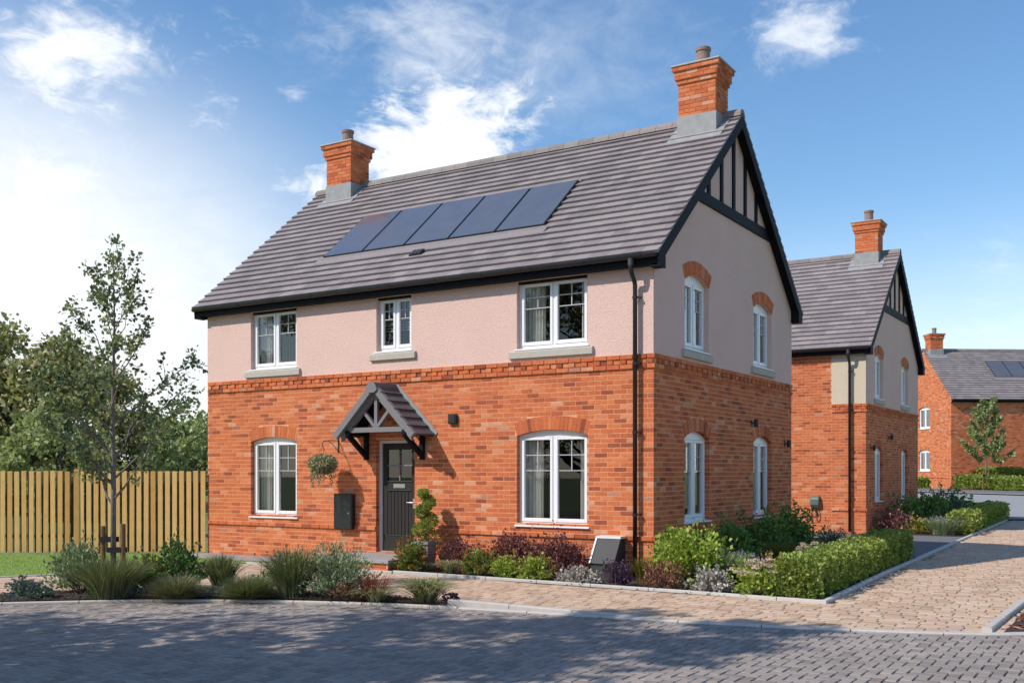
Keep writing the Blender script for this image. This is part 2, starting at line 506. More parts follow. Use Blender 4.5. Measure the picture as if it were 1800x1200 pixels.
class MB:
    def __init__(self):
        self.v = []
        self.f = []

    def add(self, vs, fs):
        b = len(self.v)
        self.v.extend(vs)
        self.f.extend([tuple(b + i for i in f) for f in fs])

    def box(self, x0, x1, y0, y1, z0, z1, mapf=None):
        vs = [(x, y, z) for x in (x0, x1) for y in (y0, y1) for z in (z0, z1)]
        if mapf:
            vs = [mapf(*p) for p in vs]
        self.add(vs, [(0, 1, 3, 2), (4, 6, 7, 5), (0, 4, 5, 1), (2, 3, 7, 6), (0, 2, 6, 4), (1, 5, 7, 3)])

    def prism(self, poly, d0, d1, mapf):
        """poly: (u, z) outline extruded from depth d0 to d1 through mapf(u, d, z)"""
        n = len(poly)
        vs = [mapf(u, d0, z) for u, z in poly] + [mapf(u, d1, z) for u, z in poly]
        fs = [tuple(range(n)), tuple(range(2 * n - 1, n - 1, -1))]
        fs += [(i, n + i, n + (i + 1) % n, (i + 1) % n) for i in range(n)]
        self.add(vs, fs)

    def beam(self, a, b, w, h, up=(0, 0, 1)):
        a, b, up = Vector(a), Vector(b), Vector(up)
        d = (b - a).normalized()
        s = d.cross(up)
        s = s.normalized() if s.length > 1e-4 else d.orthogonal().normalized()
        t = s.cross(d).normalized()
        vs = []
        for p in (a, b):
            for i, j in ((-1, -1), (1, -1), (1, 1), (-1, 1)):
                vs.append(tuple(p + s * (w / 2 * i) + t * (h / 2 * j)))
        self.add(vs, [(3, 2, 1, 0), (4, 5, 6, 7), (0, 1, 5, 4), (1, 2, 6, 5), (2, 3, 7, 6), (3, 0, 4, 7)])

    def tube(self, pts, rad, n=8, cap=True):
        pts = [Vector(p) for p in pts]
        if isinstance(rad, (int, float)):
            rad = [rad] * len(pts)
        b = len(self.v)
        ref = None
        for i, p in enumerate(pts):
            if i == 0:
                d = pts[1] - pts[0]
            elif i == len(pts) - 1:
                d = pts[-1] - pts[-2]
            else:
                d = (pts[i + 1] - pts[i]).normalized() + (pts[i] - pts[i - 1]).normalized()
            if d.length < 1e-6:
                d = Vector((0, 0, 1))
            d.normalize()
            if ref is None:
                ref = d.orthogonal().normalized()
            ref = (ref - d * ref.dot(d))
            ref = ref.normalized() if ref.length > 1e-5 else d.orthogonal().normalized()
            s = d.cross(ref)
            for k in range(n):
                a = 2 * math.pi * k / n
                self.v.append(tuple(p + (ref * math.cos(a) + s * math.sin(a)) * rad[i]))
        for i in range(len(pts) - 1):
            for k in range(n):
                k2 = (k + 1) % n
                self.f.append((b + i * n + k, b + i * n + k2, b + (i + 1) * n + k2, b + (i + 1) * n + k))
        if cap:
            self.f.append(tuple(b + k for k in range(n - 1, -1, -1)))
            e = b + (len(pts) - 1) * n
            self.f.append(tuple(e + k for k in range(n)))

    def lathe(self, prof, n=16, c=(0, 0)):
        b = len(self.v)
        for r, z in prof:
            for k in range(n):
                a = 2 * math.pi * k / n
                self.v.append((c[0] + r * math.cos(a), c[1] + r * math.sin(a), z))
        for i in range(len(prof) - 1):
            for k in range(n):
                k2 = (k + 1) % n
                self.f.append((b + i * n + k, b + i * n + k2, b + (i + 1) * n + k2, b + (i + 1) * n + k))
        self.f.append(tuple(b + k for k in range(n - 1, -1, -1)))
        e = b + (len(prof) - 1) * n
        self.f.append(tuple(e + k for k in range(n)))

    def mesh(self, name, recalc=True, smooth=False, bevel=0.0):
        me = bpy.data.meshes.new(name)
        me.from_pydata([tuple(map(float, v)) for v in self.v], [], self.f)
        if recalc or bevel:
            bm = bmesh.new()
            bm.from_mesh(me)
            if recalc:
                bmesh.ops.recalc_face_normals(bm, faces=bm.faces)
            if bevel:
                bmesh.ops.bevel(bm, geom=[e for e in bm.edges if e.is_manifold and e.calc_face_angle(0) > 0.6], offset=bevel, segments=1,
                                affect='EDGES', clamp_overlap=True)
            bm.to_mesh(me)
            bm.free()
        if smooth:
            me.polygons.foreach_set('use_smooth', [True] * len(me.polygons))
        me.update()
        return me

    def build(self, name, mat, parent=None, recalc=True, smooth=False, bevel=0.0, kind=None, label=None):
        o = link(name, self.mesh(name, recalc, smooth, bevel), mat, parent)
        if kind:
            o['kind'] = kind
        if label:
            o['label'] = label
        return o


def unit_box(mat, bev=0.0):
    mb = MB()
    mb.box(-.5, .5, -.5, .5, -.5, .5)
    me = mb.mesh('unit_box_' + mat.name)
    me.materials.append(mat)
    return me


def smooth_path(pts, n=8):
    """Catmull-Rom through 2-D / 3-D points"""
    P = [np.array(p, float) for p in pts]
    P = [2 * P[0] - P[1]] + P + [2 * P[-1] - P[-2]]
    out = []
    for i in range(1, len(P) - 2):
        for k in range(n):
            t = k / n
            a, b, c, d = P[i - 1], P[i], P[i + 1], P[i + 2]
            out.append(0.5 * (2 * b + (c - a) * t + (2 * a - 5 * b + 4 * c - d) * t * t + (3 * b - a - 3 * c + d) * t ** 3))
    out.append(P[-2])
    return out


def clip_half(poly, p, n):
    """keep the part of a polygon where (q - p).n >= 0"""
    out = []
    m = len(poly)
    for i in range(m):
        a, b = poly[i], poly[(i + 1) % m]
        da = (a[0] - p[0]) * n[0] + (a[1] - p[1]) * n[1]
        db = (b[0] - p[0]) * n[0] + (b[1] - p[1]) * n[1]
        if da >= 0:
            out.append(a)
        if da * db < 0:
            t = da / (da - db)
            out.append((a[0] + (b[0] - a[0]) * t, a[1] + (b[1] - a[1]) * t))
    return out


def in_poly(x, y, poly):
    c = False
    j = len(poly) - 1
    for i in range(len(poly)):
        xi, yi = poly[i][0], poly[i][1]
        xj, yj = poly[j][0], poly[j][1]
        if (yi > y) != (yj > y) and x < (xj - xi) * (y - yi) / (yj - yi) + xi:
            c = not c
        j = i
    return c


def seen(x, y, margin=0.06):
    """is ground point (x, y) inside the picture's left-right span (used only to leave out pieces the photo shows nothing of)"""
    v = np.array([x, y]) - CAM
    d = v @ FWD
    return d > 1 and abs((v @ RGT) / d) < 0.4978 + margin


# ================================================================== terrain, roads, paths


def rise(x, y):
    d = (np.array([x, y]) - CAM) @ FWD
    t = min(max((d - 33.0) / 22.0, 0), 1)
    return 0.72 * t


gx = sorted(set(list(np.linspace(-420, 420, 29)) + list(np.linspace(-60, 60, 41))))
gy = sorted(set(list(np.linspace(-200, 640, 29)) + list(np.linspace(-30, 90, 41))))
mb = MB()
vs_ = [(x, y, rise(x, y) - 0.14) for y in gy for x in gx]
nx = len(gx)
mb.add(vs_, [(j * nx + i, j * nx + i + 1, (j + 1) * nx + i + 1, (j + 1) * nx + i) for j in range(len(gy) - 1) for i in range(nx - 1)])
tag(mb.build('ground', M_GROUND, recalc=False), 'green meadow ground reaching to the horizon', kind='structure')

# road kerb curve (outer edge towards the grey road)
KC = [(-16, -15.5), (-12, -12.2), (-8.6, -9.2), (-5.86, -6.8), (-4.6, -5.68), (-3.35, -4.93), (-2.0, -4.38), (-0.77, -4.06), (0.64, -3.83), (2.2, -3.60), (3.5, -3.33),
      (4.6, -2.98), (5.5, -2.45), (7.5, -0.6), (10, 2.5), (15, 9)]
KP = smooth_path(KC, 6)
kx = np.array([p[0] for p in KP])
ky = np.array([p[1] for p in KP])


def g(x):
    return float(np.interp(x, kx, ky))


def gn(x):
    s = (g(x + .05) - g(x - .05)) / .1
    n = np.array([-s, 1.0])
    return n / np.linalg.norm(n)


def sheet(name, poly, z, mat, label, parent=None, kind='structure', zf=None):
    me = bpy.data.meshes.new(name)
    me.from_pydata([(x, y, (zf(x, y) if zf else 0) + z) for x, y in poly], [], [tuple(range(len(poly)))])
    bm = bmesh.new()
    bm.from_mesh(me)
    bmesh.ops.triangulate(bm, faces=bm.faces)
    bmesh.ops.recalc_face_normals(bm, faces=bm.faces)
    if bm.faces and sum(f.normal.z for f in bm.faces) < 0:
        bmesh.ops.reverse_faces(bm, faces=bm.faces)
    bm.to_mesh(me)
    bm.free()
    o = link(name, me, mat, parent)
    return tag(o, label, kind=kind)


road = sheet('road', [(p[0], p[1]) for p in KP if -15 < p[0] < 14.5] + [(14.5, -24), (-15, -24)], -0.05, M_SAND, 'grey block paved road curving across the foreground')
path_poly = [(p[0] - 0.02 * gn(p[0])[0], p[1] + 0.10) for p in KP if -9.6 < p[0] < 5.2]
path = sheet('path', path_poly + [(5.2, 28), (2.0, 28), (2.95, -1.3), (-7.45, -1.2), (-8.39, -4.21), (-8.95, -5.2), (-10.4, -8.2)], -0.014, M_SANDB,
             'tan block paved path running past the house and along its side')


def piece(poly, z0, z1, inset):
    """a chamfered paver: top outline slightly smaller than its body"""
    c = np.mean(np.array(poly), axis=0)
    top = [tuple(c + (np.array(p) - c) * (1 - inset)) for p in poly]
    n = len(poly)
    zc = z1 - 0.007
    vs = [(p[0], p[1], z0) for p in poly] + [(p[0], p[1], zc) for p in poly] + [(p[0], p[1], z1) for p in top]
    fs = [(i, (i + 1) % n, n + (i + 1) % n, n + i) for i in range(n)]
    fs += [(n + i, n + (i + 1) % n, 2 * n + (i + 1) % n, 2 * n + i) for i in range(n)]
    fs.append(tuple(range(2 * n, 3 * n)))
    return vs, fs


def signed_area(poly):
    return 0.5 * sum(poly[i][0] * poly[(i + 1) % len(poly)][1] - poly[(i + 1) % len(poly)][0] * poly[i][1] for i in range(len(poly)))


def pave(parent, polys, z0, z1, mat, n_single, stuff_name, jitter=0.003):
    polys = [(p, full) for p, full in polys if len(p) >= 3]
    polys.sort(key=lambda q: (q[0][0][0] - CX) ** 2 + (q[0][0][1] - CY) ** 2)
    cache = {}
    rest = MB()
    used = 0
    for p, full in polys:
        if signed_area(p) < 0:
            p = p[::-1]
        dz = random.uniform(-jitter, jitter)
        c = np.mean(np.array(p), axis=0)
        if full and used < n_single and seen(c[0], c[1], -0.005) and in_frame_ground(c[0], c[1], z1):
            a = np.array(p) - c
            key = tuple(np.round(a.flatten(), 3))
            if key not in cache:
                m = MB()
                m.add(*piece([tuple(q) for q in a], z0 - z1, 0, 0.09))
                me = m.mesh('paver', recalc=False)
                me.materials.append(mat)
                cache[key] = me
            link('paver', cache[key], None, parent, (c[0], c[1], z1 + dz))
            used += 1
        else:
            rest.add(*piece(p, z0, z1 + dz, 0.09))
    return rest.build(stuff_name, mat, parent, recalc=False, kind='stuff')


def in_frame_ground(x, y, z):
    v = np.array([x, y]) - CAM
    d = v @ FWD
    py = 827 - 1808 * (z - CZ) / d
    return py < 1190


# grey herringbone, blocks along the x and y axes
polys = []
w = 0.1
gap = 0.005
for i in range(-160, 110):
    for j in range(-150, -15):
        r = (i - j) % 4
        x, y = i * w, j * w
        if r == 0:
            q = (x, x + 2 * w, y, y + w)
        elif r == 2:
            q = (x, x + w, y - w, y + w)
        else:
            continue
        cxp, cyp = (q[0] + q[1]) / 2, (q[2] + q[3]) / 2
        if cyp > g(cxp) + 0.16 or cyp < -12.5 or not seen(cxp, cyp, 0.30):
            continue
        p = [(q[0] + gap, q[2] + gap), (q[1] - gap, q[2] + gap), (q[1] - gap, q[3] - gap), (q[0] + gap, q[3] - gap)]
        full = True
        if cyp > g(cxp) - 0.3:
            n = gn(cxp)
            p2 = clip_half(p, (cxp, g(cxp) - 0.005), (-n[0], -n[1]))
            full = len(p2) == 4 and p2 == p
            p = p2
        polys.append((p, full))
pave(road, polys, -0.06, -0.02, M_PAVG, 300, 'paver_field')

# tan coursed blocks of mixed lengths
polys = []
rows = np.arange(-9.5, 27.5, 0.165)
for ri, y0 in enumerate(rows):
    x = -10.6 + random.uniform(0, 0.3)
    while x < 5.2:
        ln = random.choice((0.165, 0.165, 0.22, 0.22, 0.28))
        q = (x + 0.005, x + ln - 0.005, y0 + 0.005, y0 + 0.16)
        x += ln
        cxp, cyp = (q[0] + q[1]) / 2, (q[2] + q[3]) / 2
        if cyp < g(cxp) + 0.02 or not seen(cxp, cyp, 0.30):
            continue
        if not in_poly(cxp, cyp, path_poly + [(5.2, 28), (2.05, 28), (2.95, -1.3), (-7.45, -1.2), (-8.39, -4.21), (-8.95, -5.2), (-10.4, -8.2)]):
            continue
        p = [(q[0], q[2]), (q[1], q[2]), (q[1], q[3]), (q[0], q[3])]
        full = True
        if cyp < g(cxp) + 0.4:
            n = gn(cxp)
            p2 = clip_half(p, (cxp, g(cxp) + 0.13), (n[0], n[1]))
            full = p2 == p
            p = p2
        if len(p) >= 3:
            polys.append((p, full))
pave(path, polys, -0.04, 0.0, M_PAVB, 300, 'paver_field')


def kerb_run(name, pts, width, ztop, zbot, mat, label, ln=0.915, piece_name='kerb_stone', bev=0.012):
    """a line of kerb stones following a polyline, each a mesh of its own"""
    root = thing(name, label, 'kerb')
    P = [np.array(p, float) for p in pts]
    seg = [0.0]
    for a, b in zip(P, P[1:]):
        seg.append(seg[-1] + np.linalg.norm(b - a))

    def at(s):
        i = min(max(int(np.searchsorted(seg, s)) - 1, 0), len(P) - 2)
        t = (s - seg[i]) / max(seg[i + 1] - seg[i], 1e-6)
        d = (P[i + 1] - P[i]) / max(np.linalg.norm(P[i + 1] - P[i]), 1e-9)
        return P[i] + (P[i + 1] - P[i]) * t, d
    s = 0
    while s < seg[-1] - 0.1:
        e = min(s + ln, seg[-1])
        a, _ = at(s + 0.006)
        b, _ = at(e - 0.006)
        m = (a + b) / 2
        if seen(m[0], m[1], 0.35):
            k = 4
            mb = MB()
            secs = []
            for q in range(k + 1):
                p, d = at(s + 0.006 + (e - s - 0.012) * q / k)
                n = np.array([-d[1], d[0]])
                secs.append((p, p + n * width))
            vs, fs = [], []
            bz = bev
            for (o1, o2) in secs:
                n = (o2 - o1) / width
                prof = [(o1, zbot), (o1, ztop - bz), (o1 + n * bz, ztop), (o2 - n * bz, ztop), (o2, ztop - bz), (o2, zbot)]
                vs += [(pp[0], pp[1], zz) for pp, zz in prof]
            for q in range(k):
                for i in range(5):
                    fs.append((q * 6 + i, q * 6 + i + 1, (q + 1) * 6 + i + 1, (q + 1) * 6 + i))
            fs.append(tuple(range(6)))
            fs.append(tuple(range(k * 6 + 5, k * 6 - 1, -1)))
            mb.add(vs, fs)
            mb.build(piece_name, mat, root)
        s = e
    return root


kerb_run('road_kerb', [(p[0], p[1]) for p in KP if -9 < p[0] <= -0.7], 0.065, 0.012, -0.12, M_KERB, 'thin pale kerb between the grey road and the island planting bed')
kerb_run('road_kerb', [(p[0], p[1]) for p in KP if -0.9 < p[0] < 9.5], 0.125, 0.002, -0.12, M_KERB, 'wide pale flush kerb between the grey road and the tan path')
dk = thing('dropper_kerb', 'raised pale kerb stones sloping down to the flush kerb right of the island bed', 'kerb')
dxs = [-0.95, -0.15, 0.65, 1.45]
for a_, b_ in zip(dxs, dxs[1:]):
    mb = MB()
    vs_ = []
    for x_ in np.linspace(a_ + .005, b_ - .005, 4):
        n_ = gn(x_)
        h_ = 0.075 * (1 - (x_ + .95) / 2.4) + 0.004
        for w_, z_ in ((.127, -.05), (.127, h_ - .012), (.139, h_), (.225, h_), (.23, -.05)):
            vs_.append((x_ + n_[0] * w_, g(x_) + n_[1] * w_, z_))
    mb.add(vs_, [(5 * q + i, 5 * q + (i + 1) % 5, 5 * (q + 1) + (i + 1) % 5, 5 * (q + 1) + i) for q in range(3) for i in range(5)] + [(0, 1, 2, 3, 4), (19, 18, 17, 16, 15)])
    mb.build('kerb_stone', M_KERB, dk)
kerb_run('bed_edging', [(-4.1, -1.17), (-1, -1.2), (1, -1.24), (2.95, -1.32)], 0.055, 0.045, -0.08, M_EDGE,
         'pale concrete edging along the front of the planting bed below the big window', 0.915, 'edging_stone', 0.006)
kerb_run('path_edging', [(-7.45, -1.2), (-5.9, -1.19), (-4.115, -1.17)], 0.055, 0.03, -0.08, M_EDGE,
         'pale edging between tan path and lawn strip left of the door step', 0.915, 'edging_stone', 0.006)
kerb_run('lawn_edging', [(-10.4, -8.2), (-8.95, -5.2), (-8.39, -4.21), (-7.45, -1.2)], 0.05, 0.02, -0.08, M_EDGE,
         'thin edging between tan path and lawn by the fence', 0.915, 'edging_stone', 0.006)
kerb_run('drive_edging', [(2.95, -1.32), (2.75, 3.02), (2.59, 8.51), (2.39, 15.5), (2.09, 25.5)], 0.08, 0.04, -0.1, M_EDGE,
         'long straight pale kerb along the side path, beside both hedges', 0.915, 'edging_stone', 0.012)
kerb_run('corner_kerb', [(5.02, -2.70), (5.07, -0.2), (5.1, 2.0)], 0.10, 0.05, -0.1, M_KERB, 'pale kerb round the red bark bed in the right corner', 0.915, 'kerb_stone')


def chips(name, poly, z, n, mat, size=(0.015, 0.05), parent=None):
    xs = [p[0] for p in poly]
    ys = [p[1] for p in poly]
    mb = MB()
    k = 0
    tries = 0
    while k < n and tries < n * 6:
        tries += 1
        x, y = random.uniform(min(xs), max(xs)), random.uniform(min(ys), max(ys))
        if not in_poly(x, y, poly):
            continue
        k += 1
        l = random.uniform(*size)
        wv = l * random.uniform(.3, .6)
        a = random.uniform(0, 6.28)
        ti = random.uniform(-.5, .5)
        M = Matrix.Translation((x, y, z + random.uniform(0, .02))) @ Matrix.Rotation(a, 4, 'Z') @ Matrix.Rotation(ti, 4, 'X') @ Matrix.Rotation(random.uniform(-.4, .4), 4, 'Y')
        vs = [tuple(M @ Vector(p)) for p in ((-l / 2, -wv / 2, 0), (l / 2, -wv / 3, 0), (l / 2 * .8, wv / 2, 0), (-l / 2 * .7, wv / 2, 0), (0, 0, .012))]
        mb.add(vs, [(0, 1, 4), (1, 2, 4), (2, 3, 4), (3, 0, 4)])
    o = mb.build(name, mat, parent, recalc=False)
    o['kind'] = 'stuff'
    return o


def bed(name, poly, label, n=1500, chip=M_CHIP, z=0.004, size=(0.015, 0.05)):
    o = sheet(name, poly, z, M_SOIL, label, kind='structure')
    chips('bark_chips', poly, z, n, chip, size, o)
    return o


front_bed = [(-4.2, 0.0), (-4.2, -1.15), (2.95, -1.3), (2.75, 3.0), (2.62, 6.6), (0, 6.6), (0, 0)]
bed('planting_bed', front_bed, 'dark mulch planting bed wrapping the front and side of the near house', 4200)
isl = [(x, g(x) + 0.13) for x in np.linspace(-7.4, -1.0, 26)] + [(-1.7, -3.72), (-2.6, -3.70), (-4.0, -4.05), (-5.2, -4.6), (-6.2, -5.5), (-7.0, -6.9)]
bed('planting_island', isl, 'narrow mulch bed between the grey road and the tan path', 2600, z=0.022)
bed('planting_bed', [(0, 14.0), (2.35, 13.9), (2.1, 25.3), (0, 25.3)], 'mulch bed along the side of the second house', 700)
bed('corner_bed', [(5.12, -2.62), (8.5, 0.6), (9, 6), (5.2, 6)], 'red bark bed in the right corner beyond the pale kerb', 2200, M_REDCHIP, size=(0.03, 0.12))

sheet('driveway', [(-14, 6.62), (2.62, 6.62), (2.36, 15.2), (2.33, 13.9), (-0.0, 14.0), (-0.08, 13.5), (-14, 13.5)], -0.006, M_ASPH, 'dark asphalt driveway between the two near houses')
# far crossing road on the rising ground
D0, D1, D2 = 33.0, 47.5, 52.5


def fpt(d, px):
    p = CAM + d * (FWD + RGT * (px - 900) / 1808)
    return (float(p[0]), float(p[1]))


def strip(name, dl, px, z, mat, label):
    """a strip of ground crossing the view, following the slope: rows of (depth at px[0], depth at px[-1])"""
    mb = MB()
    n = len(dl)
    m = 14
    vs = []
    for k, (da, db) in enumerate(dl):
        for i in range(m + 1):
            t = i / m
            q = fpt(da + (db - da) * t, px[0] + (px[1] - px[0]) * t)
            vs.append((q[0], q[1], rise(*q) + z))
    mb.add(vs, [(k * (m + 1) + i, k * (m + 1) + i + 1, (k + 1) * (m + 1) + i + 1, (k + 1) * (m + 1) + i) for k in range(n - 1) for i in range(m)])
    return tag(mb.build(name, mat, recalc=False), label, kind='structure')


strip('far_road', [(34.5, 34.5), (38, 37), (42, 40), (46, 42), (52.6, 44.6)], (1500, 2050), 0.0, M_ASPHL, 'pale asphalt road crossing behind the houses')
strip('far_verge', [(52.6, 44.6), (52.9, 44.9)], (1500, 2050), 0.06, M_KERB, 'pale kerb line on the far side of the crossing road')
strip('far_pavement', [(52.9, 44.9), (54.6, 46.6), (56.2, 48.2)], (1500, 2050), 0.03, M_ASPH, 'grey pavement in front of the far hedges')

# lawn
lawn_poly = [(-9.86, -0.78), (-7.5, -0.78), (-7.45, -1.2), (-8.42, -4.25), (-9.0, -5.25), (-10.5, -8.3), (-16.5, -8.3), (-16.5, -4.6), (-13.09, -2.41), (-9.9, -0.4)]
lawn = sheet('lawn', lawn_poly, -0.008, M_LAWN, 'small bright green lawn in front of the wooden fence')
strip_poly = [(-7.5, -0.78), (-5.8, -0.78), (-5.8, -1.14), (-7.42, -1.15)]
sheet('lawn_strip', strip_poly, -0.007, M_LAWN, 'narrow strip of grass between the grey slabs and tan path')
# ------------------------------------------------------------------ leaf helpers


def unit(a):
    return a / np.maximum(np.linalg.norm(a, axis=1, keepdims=True), 1e-9)


def leaf_mesh(name, P, D, L, W, mat, parent, kind=None, fold=0.25, label=None):
    """P base points, D directions, L lengths, W half widths: one folded leaf of two triangles each"""
    n = len(P)
    P = np.asarray(P, float)
    D = unit(np.asarray(D, float))
    L = np.broadcast_to(np.asarray(L, float), (n,))[:, None]
    W = np.broadcast_to(np.asarray(W, float), (n,))[:, None]
    S = unit(np.cross(D, rng.normal(size=(n, 3))))
    N = np.cross(S, D)
    mid = P + D * L * 0.45
    v = np.empty((n, 4, 3))
    v[:, 0] = P
    v[:, 1] = mid + S * W + N * W * fold
    v[:, 2] = P + D * L
    v[:, 3] = mid - S * W + N * W * fold
    me = bpy.data.meshes.new(name)
    me.vertices.add(n * 4)
    me.vertices.foreach_set('co', v.reshape(-1))
    me.loops.add(n * 4)
    me.loops.foreach_set('vertex_index', np.arange(n * 4, dtype=np.int32))
    me.polygons.add(n)
    me.polygons.foreach_set('loop_start', np.arange(0, n * 4, 4, dtype=np.int32))
    me.polygons.foreach_set('loop_total', np.full(n, 4, dtype=np.int32))
    me.update(calc_edges=True)
    o = link(name, me, mat, parent)
    if kind:
        o['kind'] = kind
    return o


def blade_mesh(name, roots, lean, height, width, mat, parent, droop=0.5, seg=4, kind=None, flat=False):
    """curved grass blades: lean = horizontal direction vectors (n,2) with length = reach"""
    n = len(roots)
    roots = np.asarray(roots, float)
    lean = np.asarray(lean, float)
    height = np.broadcast_to(np.asarray(height, float), (n,))
    width = np.broadcast_to(np.asarray(width, float), (n,))
    lh = lean / np.maximum(np.linalg.norm(lean, axis=1, keepdims=True), 1e-6)
    ang = rng.normal(0, 0.7, n)
    sx = -lh[:, 1] * np.cos(ang) + lh[:, 0] * np.sin(ang)
    sy = lh[:, 0] * np.cos(ang) + lh[:, 1] * np.sin(ang)
    v = np.empty((n, (seg + 1) * 2, 3))
    for k in range(seg + 1):
        t = k / seg
        hx = roots[:, 0] + lean[:, 0] * t ** 1.6
        hy = roots[:, 1] + lean[:, 1] * t ** 1.6
        hz = roots[:, 2] + height * (t - droop * t ** 3) / (1 - droop * 0.45)
        ww = width * (1 - t ** 2 * 0.93) * (0.65 + 0.35 * min(1, t * 3))
        v[:, 2 * k] = np.stack([hx - sx * ww, hy - sy * ww, hz], 1)
        v[:, 2 * k + 1] = np.stack([hx + sx * ww, hy + sy * ww, hz], 1)
    nv = (seg + 1) * 2
    base = (np.arange(n) * nv)[:, None, None]
    quad = np.array([[2 * k, 2 * k + 1, 2 * k + 3, 2 * k + 2] for k in range(seg)])[None]
    idx = (base + quad).reshape(-1).astype(np.int32)
    me = bpy.data.meshes.new(name)
    me.vertices.add(n * nv)
    me.vertices.foreach_set('co', v.reshape(-1))
    me.loops.add(len(idx))
    me.loops.foreach_set('vertex_index', idx)
    me.polygons.add(n * seg)
    me.polygons.foreach_set('loop_start', np.arange(0, n * seg * 4, 4, dtype=np.int32))
    me.polygons.foreach_set('loop_total', np.full(n * seg, 4, dtype=np.int32))
    me.update(calc_edges=True)
    o = link(name, me, mat, parent)
    if kind:
        o['kind'] = kind
    return o


def scatter_poly(poly, n):
    xs = [p[0] for p in poly]
    ys = [p[1] for p in poly]
    out = []
    while len(out) < n:
        x, y = random.uniform(min(xs), max(xs)), random.uniform(min(ys), max(ys))
        if in_poly(x, y, poly):
            out.append((x, y, 0))
    return np.array(out)


for pp, nn, z in ((lawn_poly, 42000, -0.01), (strip_poly, 3500, -0.01)):
    r0 = scatter_poly(pp, nn)
    r0 = r0[[i for i in range(len(r0)) if seen(r0[i, 0], r0[i, 1], 0.05)]]
    r0[:, 2] = z
    n = len(r0)
    a = rng.uniform(0, 6.283, n)
    o = blade_mesh('grass', r0, np.stack([np.cos(a), np.sin(a)], 1) * rng.uniform(.005, .04, n)[:, None], rng.uniform(.02, .05, n), 0.004, M_GRASS, None, 0.3, 2)
    tag(o, 'short mown lawn grass in front of the fence' if nn > 9999 else 'short grass in the strip beside the grey slabs', 'grass', kind='stuff')
# ================================================================== houses
COURSE = 0.075
BL = 0.225


class Arc:
    def __init__(self, o):
        self.a, self.b, self.z0, self.zs, self.rise = o['a'], o['b'], o['z0'], o['z1'], o.get('rise', 0)
        self.uc = (self.a + self.b) / 2
        self.h = (self.b - self.a) / 2
        if self.rise:
            self.R = (self.h ** 2 + self.rise ** 2) / (2 * self.rise)
            self.zc = self.zs + self.rise - self.R
            self.th = math.asin(self.h / self.R)

    def top(self, u):
        if not self.rise:
            return self.zs
        d = min(abs(u - self.uc), self.h)
        return self.zc + math.sqrt(self.R ** 2 - d ** 2)

    def blocked(self, z, ring=0.225):
        """half width in which no brick of the bond may lie at height z"""
        if z < self.z0:
            return None
        if z < self.zs:
            return self.h
        if not self.rise:
            return None
        Ro = self.R + ring
        ze = self.zc + Ro * math.cos(self.th)
        if z < ze:
            return self.h + (z - self.zs) * math.tan(self.th)
        if z < self.zc + Ro:
            return math.sqrt(Ro ** 2 - (z - self.zc) ** 2)
        return None


def core(mapf, u0, u1, zlo, zhi, ops, d, mat, name, parent, grow=0.0, reveal=0.14):
    """wall skin with real openings (and arched heads) plus their reveals; zhi may be a function of u"""
    top = zhi if callable(zhi) else (lambda u: zhi)
    arcs = [Arc(dict(o, a=o['a'] - grow, b=o['b'] + grow, z0=o['z0'] - grow, z1=o['z1'] + grow)) for o in ops]
    us = {u0, u1}
    if callable(zhi):
        us.add((u0 + u1) / 2)
    for A in arcs:
        for k in range(13 if A.rise else 2):
            us.add(A.a + (A.b - A.a) * k / (12 if A.rise else 1))
    us = sorted(u for u in us if u0 - 1e-6 <= u <= u1 + 1e-6)
    mb = MB()
    for a, b in zip(us, us[1:]):
        m = (a + b) / 2
        cuts = sorted([A for A in arcs if A.a < m < A.b], key=lambda A: A.z0)
        lo = (zlo, zlo)
        segs = []
        for A in cuts:
            segs.append((lo, (A.z0, A.z0)))
            lo = (A.top(a), A.top(b))
        segs.append((lo, (top(a), top(b))))
        for (l0, l1), (h0, h1) in segs:
            if h0 - l0 > 1e-4 or h1 - l1 > 1e-4:
                mb.add([mapf(a, d, l0), mapf(b, d, l1), mapf(b, d, h1), mapf(a, d, h0)], [(0, 1, 2, 3)])
    for A in arcs:
        n = 12 if A.rise else 1
        out = [(A.a, A.z0)] + [(A.a + (A.b - A.a) * k / n, A.top(A.a + (A.b - A.a) * k / n)) for k in range(n + 1)] + [(A.b, A.z0)]
        for (ua, za), (ub, zb) in zip(out, out[1:] + out[:1]):
            mb.add([mapf(ua, d, za), mapf(ub, d, zb), mapf(ub, d - reveal, zb), mapf(ua, d - reveal, za)], [(0, 1, 2, 3)])
    me = mb.mesh(name, recalc=False)
    return link(name, me, mat, parent)


def arch(mapf, o, off, parent, ring=0.22, pale=False):
    A = Arc(o)
    root = bpy.data.objects.new('brick_arch', None)
    COL.objects.link(root)
    root.parent = parent
    root.empty_display_size = 0.1
    n = int(round(2 * A.th * (A.R + ring / 2) / 0.075))
    for k in range(n):
        t0 = -A.th + 2 * A.th * k / n + 0.003 / A.R
        t1 = -A.th + 2 * A.th * (k + 1) / n - 0.003 / A.R
        poly = [(A.uc + r * math.sin(t), A.zc + r * math.cos(t)) for r, t in ((A.R, t0), (A.R + ring, t0), (A.R + ring, t1), (A.R, t1))]
        mb = MB()
        mb.prism(poly, off + random.uniform(-.002, .002), -0.1, mapf)
        mb.build('brick', M_BRICK, root)
    # mortar bed behind the voussoirs
    mb = MB()
    m = 12
    for k in range(m):
        t0, t1 = -A.th + 2 * A.th * k / m, -A.th + 2 * A.th * (k + 1) / m
        poly = [(A.uc + r * math.sin(t), A.zc + r * math.cos(t)) for r, t in ((A.R + .004, t0), (A.R + ring - .004, t0), (A.R + ring - .004, t1), (A.R + .004, t1))]
        mb.prism(poly, off - 0.008, -0.1, mapf)
    mb.build('mortar_bed', M_MORTAR, root)
    return root


